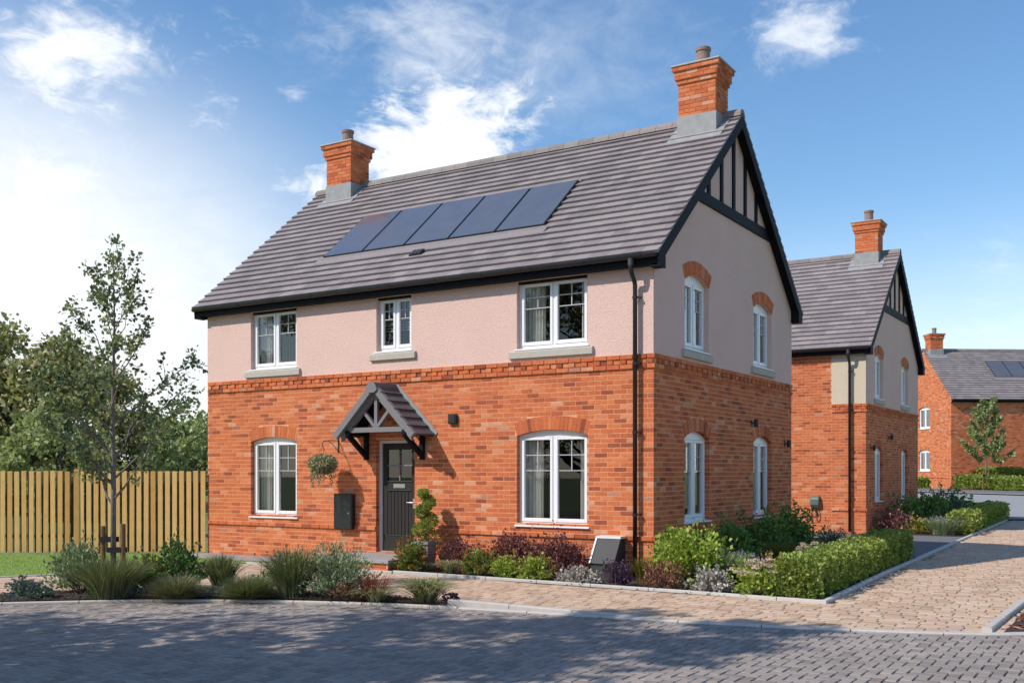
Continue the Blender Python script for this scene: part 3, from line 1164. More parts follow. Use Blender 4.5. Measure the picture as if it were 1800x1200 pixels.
def brick_run(mapf, u0, u1, rows, ops, lead, tail, proj, out, ulimit=None, blocks=()):
    """stretcher bond. lead/tail: does the run own the corner on even rows ('even'), odd rows ('odd') or every row (None)."""
    arcs = [Arc(o) for o in ops]
    for r in rows:
        z0, z1 = r * COURSE + 0.0065, (r + 1) * COURSE - 0.0065
        zm = (z0 + z1) / 2
        off, mode = proj(r)
        odd = r % 2
        a0, b0 = u0, u1
        if lead:
            own = (lead == 'even') != bool(odd)
            a0 = u0 - off if own else u0 + 0.1125 - 0
        if tail:
            own = (tail == 'even') != bool(odd)
            b0 = u1 + off if own else u1 - 0.1125
        if ulimit:
            lim = ulimit(z1)
            if lim is None:
                continue
            a0, b0 = max(a0, lim[0]), min(b0, lim[1])
        gaps = []
        for A in arcs:
            hw = A.blocked(zm)
            if hw is not None:
                gaps.append((A.uc - hw, A.uc + hw))
        for (ba, bb, bz0, bz1) in blocks:
            if bz0 < zm < bz1:
                gaps.append((ba, bb))
        gaps.sort()
        spans = []
        c = a0
        for ga, gb in gaps:
            if ga > c:
                spans.append((c, ga))
            c = max(c, gb)
        if c < b0:
            spans.append((c, b0))
        step = BL / 2 if mode == 'dentil' else BL
        anchor = u1 - (BL / 2 if odd else 0) if tail else u0 + (BL / 2 if odd else 0)
        for sa, sb in spans:
            k = math.floor((sa - anchor) / step) - 1
            while anchor + k * step < sb:
                a, b = anchor + k * step, anchor + (k + 1) * step
                k += 1
                ra, rb = max(a, sa), min(b, sb)
                if rb - ra < 0.03:
                    continue
                ra += 0.0065 if ra > sa + 1e-6 else 0
                rb -= 0.0065 if rb < sb - 1e-6 else 0
                o2 = off
                if mode == 'dentil' and (k % 2):
                    o2 = off - 0.019
                j = random.uniform(-.0018, .0018)
                out.append((mapf, ra, rb, z0, z1, o2 + j, (rb - ra) > 0.2))


def emit_bricks(bricks, parent, hmat, n_single, ubox):
    """nearest full bricks become objects, the rest one joined mesh"""
    loose = MB()
    if n_single:
        def key(b):
            mapf, a, c, z0, z1, d, full = b
            p = hmat @ Vector(mapf((a + c) / 2, 0, (z0 + z1) / 2))
            return (p - Vector((CX, CY, CZ))).length + (0 if full and z0 > 0.78 else 1000)
        bricks = sorted(bricks, key=key)
    for i, (mapf, a, c, z0, z1, d, full) in enumerate(bricks):
        if i < n_single:
            p, q = Vector(mapf(a, d, z0)), Vector(mapf(c, -0.1, z1))
            o = link('brick', ubox, None, parent, (p + q) / 2)
            o.scale = [max(abs(x), 1e-3) for x in (q - p)]
        else:
            loose.box(a, c, d, -0.1, z0, z1, mapf)
    return loose.build('brickwork', M_BRICK, parent, kind='stuff')


def wbox(mb, mapf, ua, ub, za, zb, da, db):
    mb.box(ua, ub, da, db, za, zb, mapf)


def curtain(mapf, ua, ub, za, zb, d, parent, folds=5):
    mb = MB()
    n = folds * 6
    vs = []
    for k in range(n + 1):
        u = ua + (ub - ua) * k / n
        dd = d + 0.03 * math.sin(k / 6 * 2 * math.pi) + random.uniform(-.006, .006)
        for z in (za, zb):
            vs.append(mapf(u, dd, z))
            vs.append(mapf(u, dd - 0.01, z))
    fs = []
    for k in range(n):
        b, c = 4 * k, 4 * (k + 1)
        fs += [(b, c, c + 2, b + 2), (b + 1, b + 3, c + 3, c + 1)]
    mb.add(vs, fs)
    return mb.build('curtain', M_CURTAIN, parent, smooth=False)


def window(mapf, o, parent, stone=False, curtains=(), blind=None, bars=True):
    A = Arc(o)
    a, b, z0, z1 = o['a'], o['b'], o['z0'], o['z1']
    F, D = -0.085, -0.15
    mb = MB()
    fw = 0.045
    wbox(mb, mapf, a - .004, a + fw, z0, z1, D, F)
    wbox(mb, mapf, b - fw, b + .004, z0, z1, D, F)
    wbox(mb, mapf, a + fw, b - fw, z0, z0 + fw, D, F)
    if A.rise:
        n = 12
        zt = z1 - 0.02
        for k in range(n):
            ua, ub = a + (b - a) * k / n, a + (b - a) * (k + 1) / n
            e = 0.002 if 0 < k < n - 1 else 0
            mb.prism([(ua, zt), (ub, zt), (ub, A.top(ub) + .006), (ua, A.top(ua) + .006)], D, F + 0.002, mapf)
    else:
        zt = z1 - fw
        wbox(mb, mapf, a + fw, b - fw, zt, z1, D, F)
    m = (a + b) / 2
    wbox(mb, mapf, m - .02, m + .02, z0 + fw, zt, D, F - .003)
    w = mb.build('window', M_WHITE, parent)
    for sa, sb in ((a + fw + .004, m - .022), (m + .022, b - fw - .004)):
        s = MB()
        sw = 0.048
        za, zb = z0 + fw + .004, zt - .004
        wbox(s, mapf, sa, sa + sw, za, zb, D + .015, F + .012)
        wbox(s, mapf, sb - sw, sb, za, zb, D + .015, F + .012)
        wbox(s, mapf, sa + sw, sb - sw, za, za + sw + .012, D + .015, F + .012)
        wbox(s, mapf, sa + sw, sb - sw, zb - sw, zb, D + .015, F + .012)
        s.build('sash', M_WHITE, w, bevel=0.004)
        ga, gb, gz0, gz1 = sa + sw - .005, sb - sw + .005, za + sw, zb - sw + .005
        p = MB()
        p.add([mapf(ga, -.112, gz0), mapf(gb, -.112, gz0), mapf(gb, -.112, gz1), mapf(ga, -.112, gz1)], [(0, 1, 2, 3)])
        p.build('pane', M_GLASS, w, recalc=False)
        if bars:
            q = MB()
            h = gz1 - gz0
            zb1, zb2 = gz1 - h * .195, gz1 - h * .39
            um = (ga + gb) / 2
            wbox(q, mapf, ga, gb, zb2 - .0065, zb2 + .0065, -.12, -.098)
            wbox(q, mapf, ga, gb, zb1 - .0065, zb1 + .0065, -.12, -.098)
            wbox(q, mapf, um - .0065, um + .0065, zb2 + .0065, zb1 - .0065, -.12, -.0985)
            wbox(q, mapf, um - .0065, um + .0065, zb1 + .0065, gz1, -.12, -.0985)
            q.build('glazing_bar', M_BAR, w)
    s = MB()
    s.prism([(F - .02, z0 + .012), (.035, z0 - .012), (.035, z0 - .034), (F - .02, z0 - .034)], a - .035, b + .035, lambda d, u, z: mapf(u, d, z))
    s.build('sill', M_WHITE, w, bevel=0.004)
    if stone:
        s = MB()
        s.prism([(-.10, z0 - .036), (.02, z0 - .036), (.055, z0 - .055), (.055, z0 - .165), (-.02, z0 - .165)], a - .13, b + .11, lambda d, u, z: mapf(u, d, z))
        s.build('stone_sill', M_STONE, w, bevel=0.006)
    for ca, cb in curtains:
        curtain(mapf, a + (b - a) * ca, a + (b - a) * cb, z0 - .05, z1 + .03, -.26, w, max(3, int((cb - ca) * (b - a) / .06)))
    if blind:
        q = MB()
        zz = z1 - .05
        while zz > z0 + (z1 - z0) * blind:
            q.add([mapf(a + .05, -.20, zz), mapf(b - .05, -.20, zz), mapf(b - .05, -.24, zz + .022), mapf(a + .05, -.24, zz + .022)], [(0, 1, 2, 3)])
            zz -= .045
        q.build('blind', M_CURTAIN, w, recalc=False)
    return w


def chimney(house, x0, x1, y0, y1, zbase, zlead, lead_roof):
    root = bpy.data.objects.new('chimney', None)
    COL.objects.link(root)
    root.parent = house
    root.empty_display_size = .2
    br = MB()
    mo = MB()
    top = zlead + 0.60

    def course(z, e):
        xa, xb, ya, yb = x0 - e, x1 + e, y0 - e, y1 + e
        mo.box(xa + .008, xb - .008, ya + .008, yb - .008, z, z + COURSE)
        odd = int(round(z / COURSE)) % 2
        for (u0, u1, fn) in ((xa, xb, lambda u, d, zz: (u, ya + d, zz)), (xa, xb, lambda u, d, zz: (u, yb - d, zz))):
            c = u0 + (0 if odd else -.1125)
            while c < u1 - .02:
                p, q = max(c, u0), min(c + .225, u1)
                if q - p > .03:
                    br.box(p + .004, q - .004, 0, .1, z + .005, z + COURSE - .005, fn)
                c += .225
        for (u0, u1, fn) in ((ya + .1, yb - .1, lambda u, d, zz: (xb - d, u, zz)), (ya + .1, yb - .1, lambda u, d, zz: (xa + d, u, zz))):
            c = u0 + (0 if not odd else -.1125)
            while c < u1 - .02:
                p, q = max(c, u0), min(c + .225, u1)
                if q - p > .03:
                    br.box(p + .004, q - .004, 0, .09, z + .005, z + COURSE - .005, fn)
                c += .225
    z = zlead - 0.02
    n = int(round(0.58 / COURSE))
    for k in range(n):
        course(z, 0)
        z += COURSE
    for e in (.028, .056, .056, .09):
        course(z, e)
        z += COURSE
    mo.build('mortar_core', M_MORTAR, root)
    br.build('brickwork', M_BRICK, root, kind='stuff')
    c = MB()
    c.box(x0 - .11, x1 + .11, y0 - .11, y1 + .11, z, z + .035)
    c.build('crown', M_CROWN, root, bevel=.008)
    p = MB()
    xm, ym = (x0 + x1) / 2, (y0 + y1) / 2
    p.lathe([(.128, z + .03), (.120, z + .33), (.137, z + .335), (.14, z + .39), (.11, z + .39), (.10, z + .1)], 18, (xm, ym))
    p.build('pot', M_POT, root, smooth=False)
    l = MB()
    l.box(x0 - .014, x1 + .014, y0 - .014, y1 + .014, zbase, zlead)
    l.build('lead_apron', M_LEAD, root)
    l = MB()
    lead_roof(l)
    l.build('flashing', M_LEAD, root)
    return root


def build_house(name, label, loc, rz, P):
    """x runs -L..0 along the eaves front (facing -y), y runs 0..W along the gable ends"""
    L, W = P.get('L', 9.81), P.get('W', 6.86)
    house = thing(name, label, 'house', loc, rz)
    hm = Matrix.Translation(loc) @ Matrix.Rotation(rz, 4, 'Z')
    fr = lambda u, d, z: (u, -d, z)
    rt = lambda u, d, z: (d, u, z)
    lt = lambda u, d, z: (-L - d, u, z)
    bk = lambda u, d, z: (u, W + d, z)
    ZB = 3.45                                   # top of the brick storey
    ZE, OV, ZR = 4.95, 0.22, 8.05               # tile line at the eaves, overhang, ridge
    YM = W / 2
    slope = (ZR - ZE) / (YM + OV)
    roofz = lambda y: ZE + slope * (min(y, W - y) + OV)
    under = lambda y: roofz(y) - 0.10
    ops_f, ops_r, ops_l = P.get('front', []), P.get('right', []), P.get('left', [])
    full = P.get('all_brick', False)
    nb = P.get('n_single', 0)
    ub = unit_box(M_BRICK)

    def proj(r):
        if r == 8:
            return 0.03, None
        if not full and r in (43, 45):
            return 0.028, None
        if not full and r == 44:
            return 0.028, 'dentil'
        return 0.0, None
    wall = bpy.data.objects.new('wall', None)
    COL.objects.link(wall)
    wall.parent = house
    wall.empty_display_size = .3
    bricks = []
    low = lambda ops: [o for o in ops if full or o['z1'] < ZB]
    upp = lambda ops: [o for o in ops if o['z1'] >= ZB]
    if full:
        nrow = int((ZR - .2) / COURSE)
        glim = lambda z: None if z > ZR - .25 else ((max(0, (z - ZE) / slope - OV + .1), W - max(0, (z - ZE) / slope - OV + .1)) if z > ZE - .1 else (0, W))
        brick_run(fr, -L, 0, range(0, 63), low(ops_f), 'even', None, proj, bricks)
        brick_run(lt, 0, W, range(0, nrow), low(ops_l), 'odd', None, proj, bricks, glim)
        core(fr, -L, 0, 0, 4.8, low(ops_f), -.004, M_MORTAR, 'mortar_core', wall, .006)
        core(lt, 0, W, 0, under, low(ops_l), -.004, M_MORTAR, 'mortar_core', wall, .006)
        core(rt, 0, W, 0, under, [], 0, M_BRICK, 'plain_wall', wall)
        core(bk, -L, 0, 0, 4.8, [], 0, M_BRICK, 'plain_wall', wall)
    else:
        strip = P.get('strip')
        blocks = [(-strip, .05, ZB, 5)] if strip else []
        if strip:
            prf = lambda r: (0.0, None)
            sp = (8, 43, 44, 45)
            brick_run(fr, -L, 0, [r for r in range(0, 46) if r not in sp], low(ops_f), None, 'even', prf, bricks)
            brick_run(fr, -L, -strip - .005, list(sp) + list(range(46, 63)), [], None, None, prf, bricks)
            brick_run(fr, -strip + .005, 0, sp, [], None, 'even', proj, bricks)
        else:
            brick_run(fr, -L, 0, range(0, 46), low(ops_f), None, 'even', proj, bricks)
        brick_run(rt, 0, W, range(0, 46), low(ops_r), 'odd', None, proj, bricks)
        core(fr, -L, 0, 0, ZB - .003, low(ops_f), -.004, M_MORTAR, 'mortar_core', wall, .006)
        core(rt, 0, W, 0, ZB - .003, low(ops_r), -.004, M_MORTAR, 'mortar_core', wall, .006)
        core(lt, 0, W, 0, ZB - .003, [], 0, M_BRICK, 'plain_wall', wall)
        core(bk, -L, 0, 0, ZB - .003, [], 0, M_BRICK, 'plain_wall', wall)
        if strip:
            core(fr, -L, -strip, ZB - .003, 4.8, [], -.004, M_MORTAR, 'mortar_core', wall)
            core(fr, -strip, 0, ZB, 4.8, [], .004, M_CREAM, 'render_strip', wall)
        else:
            core(fr, -L, 0, ZB, 4.8, upp(ops_f), .004, M_RENDER, 'render_wall', wall)
        core(rt, -.004, W, ZB, lambda y: under(max(y, 0)), upp(ops_r), .004, M_RENDER, 'render_gable', wall)
        core(lt, 0, W, ZB, under, [], 0, M_RENDER, 'render_gable', wall)
        core(bk, -L, 0, ZB, 4.8, [], 0, M_RENDER, 'render_wall', wall)
        mb = MB()                                # ledge on top of the corbel band
        mb.box(-strip + .01 if strip else -L, .024, -.024, .03, ZB - .008, ZB - .003)
        mb.box(-.03, .024, .03, W, ZB - .008, ZB - .003)
        mb.build('band_ledge', M_MORTAR, wall)
    emit_bricks(bricks, wall, hm, nb, ub)
    for mapf, ops in ((fr, ops_f), (rt, ops_r), (lt, ops_l)):
        for o in ops:
            if o.get('rise'):
                arch(mapf, o, 0.018 if (o['z1'] > ZB and not full) else 0.0, wall)
            if not o.get('door'):
                window(mapf, o, house, o.get('stone', False), o.get('curtains', ()), o.get('blind'), o.get('bars', True))
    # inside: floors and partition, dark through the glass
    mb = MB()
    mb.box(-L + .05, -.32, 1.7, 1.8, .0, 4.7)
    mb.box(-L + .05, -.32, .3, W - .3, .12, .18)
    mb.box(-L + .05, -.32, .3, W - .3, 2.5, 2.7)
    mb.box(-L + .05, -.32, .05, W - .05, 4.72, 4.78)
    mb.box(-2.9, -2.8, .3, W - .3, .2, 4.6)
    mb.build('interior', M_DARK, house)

    # ---- roof
    VO = P.get('verge', 0.18)
    xa, xb = -L - VO, VO
    roof = MB()
    for sgn in (0, 1):
        ye, yr = (-OV, YM) if sgn == 0 else (W + OV, YM)
        vs = [(x, y, z - dz) for dz in (.03, .075) for x in (xa + .02, xb - .02) for y, z in ((ye, ZE), (yr, ZR))]
        roof.add(vs, [(0, 1, 3, 2), (4, 6, 7, 5), (0, 2, 6, 4), (1, 5, 7, 3), (0, 4, 5, 1), (2, 3, 7, 6)])
    roof = roof.build('roof', M_NAVY, house)
    n_rows = 22
    slen = math.hypot(YM + OV, ZR - ZE)
    gauge = slen / n_rows
    sv = np.array([0, (YM + OV) / slen, (ZR - ZE) / slen])
    nv = np.array([0, -sv[2], sv[1]])
    o0 = np.array([0, -OV, ZE - .03])
    TW = 0.30
    th = 0.054
    tiles = []

    def tile_pts(x0, x1, s0, s1, back=False):
        out = []
        for x in (x0, x1):
            for s, h in ((s0, 0.0), (s0, th), (s1, .004)):
                p = o0 + sv * s + nv * h
                y = W - p[1] if back else p[1]
                out.append((x, float(y), float(p[2])))
        return out
    TF = [(0, 1, 2), (3, 5, 4), (0, 3, 4, 1), (1, 4, 5, 2), (0, 2, 5, 3)]
    loose = MB()
    back = MB()
    holes = P.get('holes', [])
    for r in range(n_rows):
        s0 = r * gauge - .02
        s1 = min((r + 1) * gauge + .03, slen)
        x = xa - (TW / 2 if r % 2 else 0)
        while x < xb - .02:
            t0, t1 = max(x, xa) + .0015, min(x + TW, xb) - .0015
            x += TW
            if t1 - t0 < .03:
                continue
            smid = (s0 + s1) / 2
            if any(h[0] < (t0 + t1) / 2 < h[1] and h[2] < smid < h[3] for h in holes):
                continue
            tiles.append((t0, t1, s0, s1))
            back.add(tile_pts(t0, t1, s0, s1, True), TF)
    if P.get('n_tiles', 0):
        tiles.sort(key=lambda t: (hm @ Vector((0.5 * (t[0] + t[1]), -OV + t[2] * sv[1], ZE + t[2] * sv[2])) - Vector((CX, CY, CZ))).length + (0 if t[1] - t[0] > TW - .01 else 99))
        tm = MB()
        tm.add([(p[0], p[1] - float(o0[1]), p[2] - float(o0[2])) for p in tile_pts(-TW / 2 + .0015, TW / 2 - .0015, 0, gauge + .05)], TF)
        tme = tm.mesh('roof_tile')
        tme.materials.append(M_TILE)
    for i, t in enumerate(tiles):
        if i < P.get('n_tiles', 0):
            q = o0 + sv * t[2]
            link('roof_tile', tme, None, roof, ((t[0] + t[1]) / 2, float(q[1]), float(q[2]) + random.uniform(-.0015, .0015)))
        else:
            loose.add(tile_pts(*t), TF)
    loose.build('tiling', M_TILE, roof, kind='stuff')
    back.build('rear_tiling', M_TILE, roof, kind='stuff')
    # ridge tiles
    x = xa
    rl = 0.33
    rm = MB()
    prof = [(-.13, -.10), (-.115, -.03), (-.06, .035), (.06, .035), (.115, -.03), (.13, -.10), (.10, -.10), (0, -.02), (-.10, -.10)]
    n = int(round((xb - xa) / rl))
    rl = (xb - xa) / n
    rm.prism([(a, b) for a, b in prof], 0.002, rl - .004, lambda u, d, z: (d, u, z))
    rme = rm.mesh('ridge_tile')
    rme.materials.append(M_RIDGE)
    for k in range(n):
        link('ridge_tile', rme, None, roof, (xa + k * rl, YM, ZR + .03 + random.uniform(-.002, .002)))
    # fascia, soffit, gutter both sides
    for sgn in (0, 1):
        mp = fr if sgn == 0 else bk
        mb = MB()
        mb.box(xa + .03, xb - .03, .15, .175, 4.76, 4.92, mp)
        mb.build('fascia', M_NAVY, house)
        mb = MB()
        mb.box(xa + .03, xb - .03, .006, .15, 4.765, 4.785, mp)
        mb.build('soffit', M_NAVY, house)
        mb = MB()
        prof = [(.18 + .055 - .055 * math.cos(t), 4.905 - .055 * math.sin(t)) for t in np.linspace(0, math.pi, 9)]
        inner = [(.18 + .055 - .048 * math.cos(t), 4.905 - .048 * math.sin(t)) for t in np.linspace(math.pi, 0, 9)]
        ga, gb = xa + .02, xb - .04
        pts = prof + inner
        m = len(pts)
        vs = [mp(ga, d, z) for d, z in pts] + [mp(gb, d, z) for d, z in pts]
        fs = [(i, m + i, m + (i + 1) % m, (i + 1) % m) for i in range(m)] + [tuple(range(m)), tuple(range(2 * m - 1, m - 1, -1))]
        mb.add(vs, fs)
        gut = mb.build('gutter', M_BLACK, house)
        if sgn == 0:
            xk = ga + .35
            while xk < gb:
                c = MB()
                pr = [(.18 + .055 - .062 * math.cos(t), 4.907 - .062 * math.sin(t)) for t in np.linspace(0, math.pi, 7)]
                pr2 = [(.18 + .055 - .053 * math.cos(t), 4.907 - .053 * math.sin(t)) for t in np.linspace(math.pi, 0, 7)]
                pts = pr + pr2
                m = len(pts)
                vs = [mp(xk, d, z) for d, z in pts] + [mp(xk + .035, d, z) for d, z in pts]
                c.add(vs, [(i, m + i, m + (i + 1) % m, (i + 1) % m) for i in range(m)] + [tuple(range(m)), tuple(range(2 * m - 1, m - 1, -1))])
                c.build('gutter_bracket', M_BLACK, gut)
                xk += P.get('bracket_gap', 0.95)
            if P.get('pipe') is not None:
                px = P['pipe']
                c = MB()
                c.tube([(px, -.235, 4.86), (px, -.235, 4.72), (px, -.21, 4.66), (px, -.10, 4.53), (px, -.085, 4.48), (px, -.085, 0.05)], .036, 12)
                dp = c.build('downpipe', M_BLACK, house, smooth=True)
                c = MB()
                c.tube([(px, -.235, 4.87), (px, -.235, 4.76)], .045, 12)
                c.build('outlet', M_METER, dp)
                for zc in (4.30, 3.3, 2.25, 1.0):
                    c = MB()
                    c.tube([(px, -.085, zc - .02), (px, -.085, zc + .02)], .043, 12)
                    c.box(px + .04, px + .075, -.09, 0.0, zc - .012, zc + .012)
                    c.build('pipe_clip', M_BLACK, dp)
    # bargeboards, verge soffits and boxed eaves ends
    for side in ((0, 1) if not P.get('plain_verge') else ()):
        X = xb if side == 0 else xa
        s = 1 if side == 0 else -1
        for back_ in (0, 1):
            yy = (lambda y: W - y) if back_ else (lambda y: y)
            bt = lambda y: ZE + slope * (y + OV) - .045
            bd = 0.215
            mp = (lambda u, d, z: (d, yy(u), z))
            mb = MB()
            mb.prism([(-.205, bt(-.205)), (YM, bt(YM)), (YM, bt(YM) - bd), (.05, bt(.05) - bd), (.05, 4.72), (-.19, 4.72)], X - s * .005, X - s * .03, mp)
            mb.build('bargeboard', M_NAVY, house)
            mb = MB()
            mb.prism([(.05, bt(.05) - .13), (YM, bt(YM) - .13), (YM, bt(YM) - .15), (.05, bt(.05) - .15)], X - s * .03, X - s * (VO - .006), mp)
            mb.prism([(-.17, 4.745), (.045, 4.745), (.045, 4.725), (-.17, 4.725)], X - s * .03, X - s * (VO - .006), mp)
            mb.prism([(.025, 4.745), (.045, 4.745), (.045, bt(.05) - .15), (.025, bt(.05) - .15)], X - s * .03, X - s * (VO - .006), mp)
            mb.build('verge_soffit', M_NAVY, house)
    if P.get('timber'):
        hw = lambda z: (ZR - .16 - z) / slope           # half width of the gable at height z
        mb = MB()
        mb.prism([(YM - hw(6.14) + .0, 6.14), (YM + hw(6.14), 6.14), (YM + hw(6.33), 6.33), (YM - hw(6.33), 6.33)], 0.004, .045, rt)
        mb.build('gable_beam', M_NAVY, house)
        for k in range(-2, 3):
            c = YM - .03 + k * .6
            mb = MB()
            za = ZR - .16 - abs(c - .055 - YM) * slope
            zb2 = ZR - .16 - abs(c + .055 - YM) * slope
            mb.prism([(c - .055, 6.33), (c + .055, 6.33), (c + .055, zb2), (c - .055, za)], 0.004, .035, rt)
            mb.build('gable_stud', M_NAVY, house)
    # chimneys
    for (cx0, cx1, cy0, cy1) in P.get('chimneys', []):
        def lead(l, cx0=cx0, cx1=cx1, cy0=cy0):
            for e, f in ((.16, .20),):
                pts = []
                for x, y in ((cx0 - e, cy0 - f), (cx1 + e, cy0 - f), (cx1 + e, YM - .12), (cx0 - e, YM - .12)):
                    pts.append((x, y))
                vs = [(x, y, roofz(y) + h) for h in (.018, .026) for x, y in pts]
                l.add(vs, [(0, 1, 2, 3), (7, 6, 5, 4), (0, 4, 5, 1), (1, 5, 6, 2), (2, 6, 7, 3), (3, 7, 4, 0)])
        chimney(house, cx0, cx1, cy0, cy1, roofz(cy0) - .3, P.get('zlead', 8.03), lead)
    # in-roof solar panels
    for i, (x0, x1, y0, y1) in enumerate(P.get('panels', [])):
        mpn = lambda u, d, y: (u, y, 0)

        def rp(x, y, h):
            n = np.array([0, -slope, 1]) / math.hypot(slope, 1)
            p = np.array([x, y, ZE - .03 + slope * (y + OV)]) + n * h
            return tuple(map(float, p))

        def slab(mb, x0, x1, y0, y1, h0, h1):
            vs = [rp(x, y, h) for h in (h0, h1) for x, y in ((x0, y0), (x1, y0), (x1, y1), (x0, y1))]
            mb.add(vs, [(3, 2, 1, 0), (4, 5, 6, 7), (0, 1, 5, 4), (1, 2, 6, 5), (2, 3, 7, 6), (3, 0, 4, 7)])
        mb = MB()
        slab(mb, x0, x1, y0, y1, .02, .07)
        pan = mb.build('solar_panel', M_BLACK, house)
        mb = MB()
        slab(mb, x0 + .018, x1 - .018, y0 + .016, y1 - .016, .07, .073)
        mb.build('pane', M_SOLAR, pan)
    if P.get('panels'):
        pn = P['panels']
        x0, x1, y0, y1 = min(p[0] for p in pn), max(p[1] for p in pn), pn[0][2], pn[0][3]
        mb = MB()
        slab(mb, x0 - .10, x1 + .10, y0 - .20, y0 - .004, .034, .05)
        slab(mb, x0 - .05, x1 + .05, y1 + .004, y1 + .05, .03, .045)
        mb.build('panel_flashing', P.get('flash', M_TILE), house)
    for (x, y) in P.get('vents', []):
        mb = MB()
        slab(mb, x - .13, x + .13, y - .07, y + .07, .02, .065)
        v = mb.build('roof_vent', M_BLACK, house)
        mb = MB()
        for k in range(3):
            slab(mb, x - .10 + k * .075, x - .05 + k * .075, y - .055, y + .055, .066, .078)
        mb.build('vent_louvre', M_METER, v)
    return house, fr, rt, lt


CF = ((.0, .24), (.88, 1.0))
front1 = [dict(a=-8.58, b=-7.36, z0=.79, z1=2.235, rise=.085, curtains=((.02, .26), (.87, 1.0))),
          dict(a=-2.44, b=-1.13, z0=.79, z1=2.24, rise=.09, curtains=((.02, .27), (.80, 1.0))),
          dict(a=-8.58, b=-7.36, z0=3.645, z1=4.764, stone=True, curtains=((.02, .26), (.90, 1.0))),
          dict(a=-5.41, b=-4.62, z0=3.80, z1=4.764, stone=True, blind=.35),
          dict(a=-2.44, b=-1.13, z0=3.66, z1=4.764, stone=True, curtains=((.02, .30), (.82, 1.0))),
          dict(a=-5.42, b=-4.55, z0=.20, z1=2.215, door=True)]
right1 = [dict(a=1.2, b=2.27, z0=.84, z1=2.20, rise=.12, curtains=((.78, 1.0),)),
          dict(a=4.53, b=5.57, z0=.80, z1=2.21, rise=.12, blind=.3),
          dict(a=1.19, b=2.23, z0=3.66, z1=4.76, rise=.13, stone=True, curtains=((.82, 1.0),)),
          dict(a=4.5, b=5.56, z0=3.66, z1=4.75, rise=.13, stone=True, blind=.45)]
SY0, SY1 = 0.82, 2.06
px = np.linspace(-7.42, -2.38, 6)
house1, fr1, rt1, lt1 = build_house(
    'detached_house', 'large detached brick and pink render house with five solar panels in the foreground', (0, 0, 0), 0,
    dict(front=front1, right=right1, n_single=300, n_tiles=300, pipe=-0.27, timber=True,
         chimneys=[(-.87, -.16, 2.98, 3.60), (-9.33, -8.62, 2.98, 3.60)],
         panels=[(px[i] + .012, px[i + 1] - .012, SY0, SY1) for i in range(5)], vents=[(-4.9, 0.55)]))

right2 = [dict(a=1.0, b=1.95, z0=.84, z1=2.20, rise=.12), dict(a=4.4, b=5.3, z0=.84, z1=2.20, rise=.12),
          dict(a=1.0, b=1.95, z0=3.66, z1=4.76, rise=.13, stone=True), dict(a=4.4, b=5.3, z0=3.66, z1=4.75, rise=.13, stone=True)]
house2, fr2, rt2, lt2 = build_house(
    'detached_house', 'second brick house behind the first, with a cream render strip at its corner', (-0.08, 13.6, 0), 0,
    dict(front=[], right=right2, strip=.90, n_single=300, n_tiles=300, pipe=-0.40, timber=True,
         chimneys=[(-1.02, -.36, 2.98, 3.60)]))

left3 = [dict(a=2.55, b=4.0, z0=1.0, z1=2.12, rise=.12, bars=False), dict(a=2.55, b=4.0, z0=3.45, z1=4.6, rise=.12, bars=False)]
H3RZ = R(35.2)
c3 = np.array([-3.24, 46.35])
L3 = 11.0
loc3 = c3 + L3 * np.array([math.cos(H3RZ), math.sin(H3RZ)])
ppx = np.linspace(-L3 + 3.2, -L3 + 8.2, 6)
house3, fr3, rt3, lt3 = build_house(
    'detached_house', 'far plain brick house with grey roof, solar panels and a chimney at its left gable', (loc3[0], loc3[1], .66), H3RZ,
    dict(L=L3, left=left3, all_brick=True, verge=.05, plain_verge=True,
         chimneys=[(-L3 + .25, -L3 + 1.0, 3.0, 3.7)], panels=[(ppx[i] + .01, ppx[i + 1] - .01, 1.35, 2.55) for i in range(5)]))


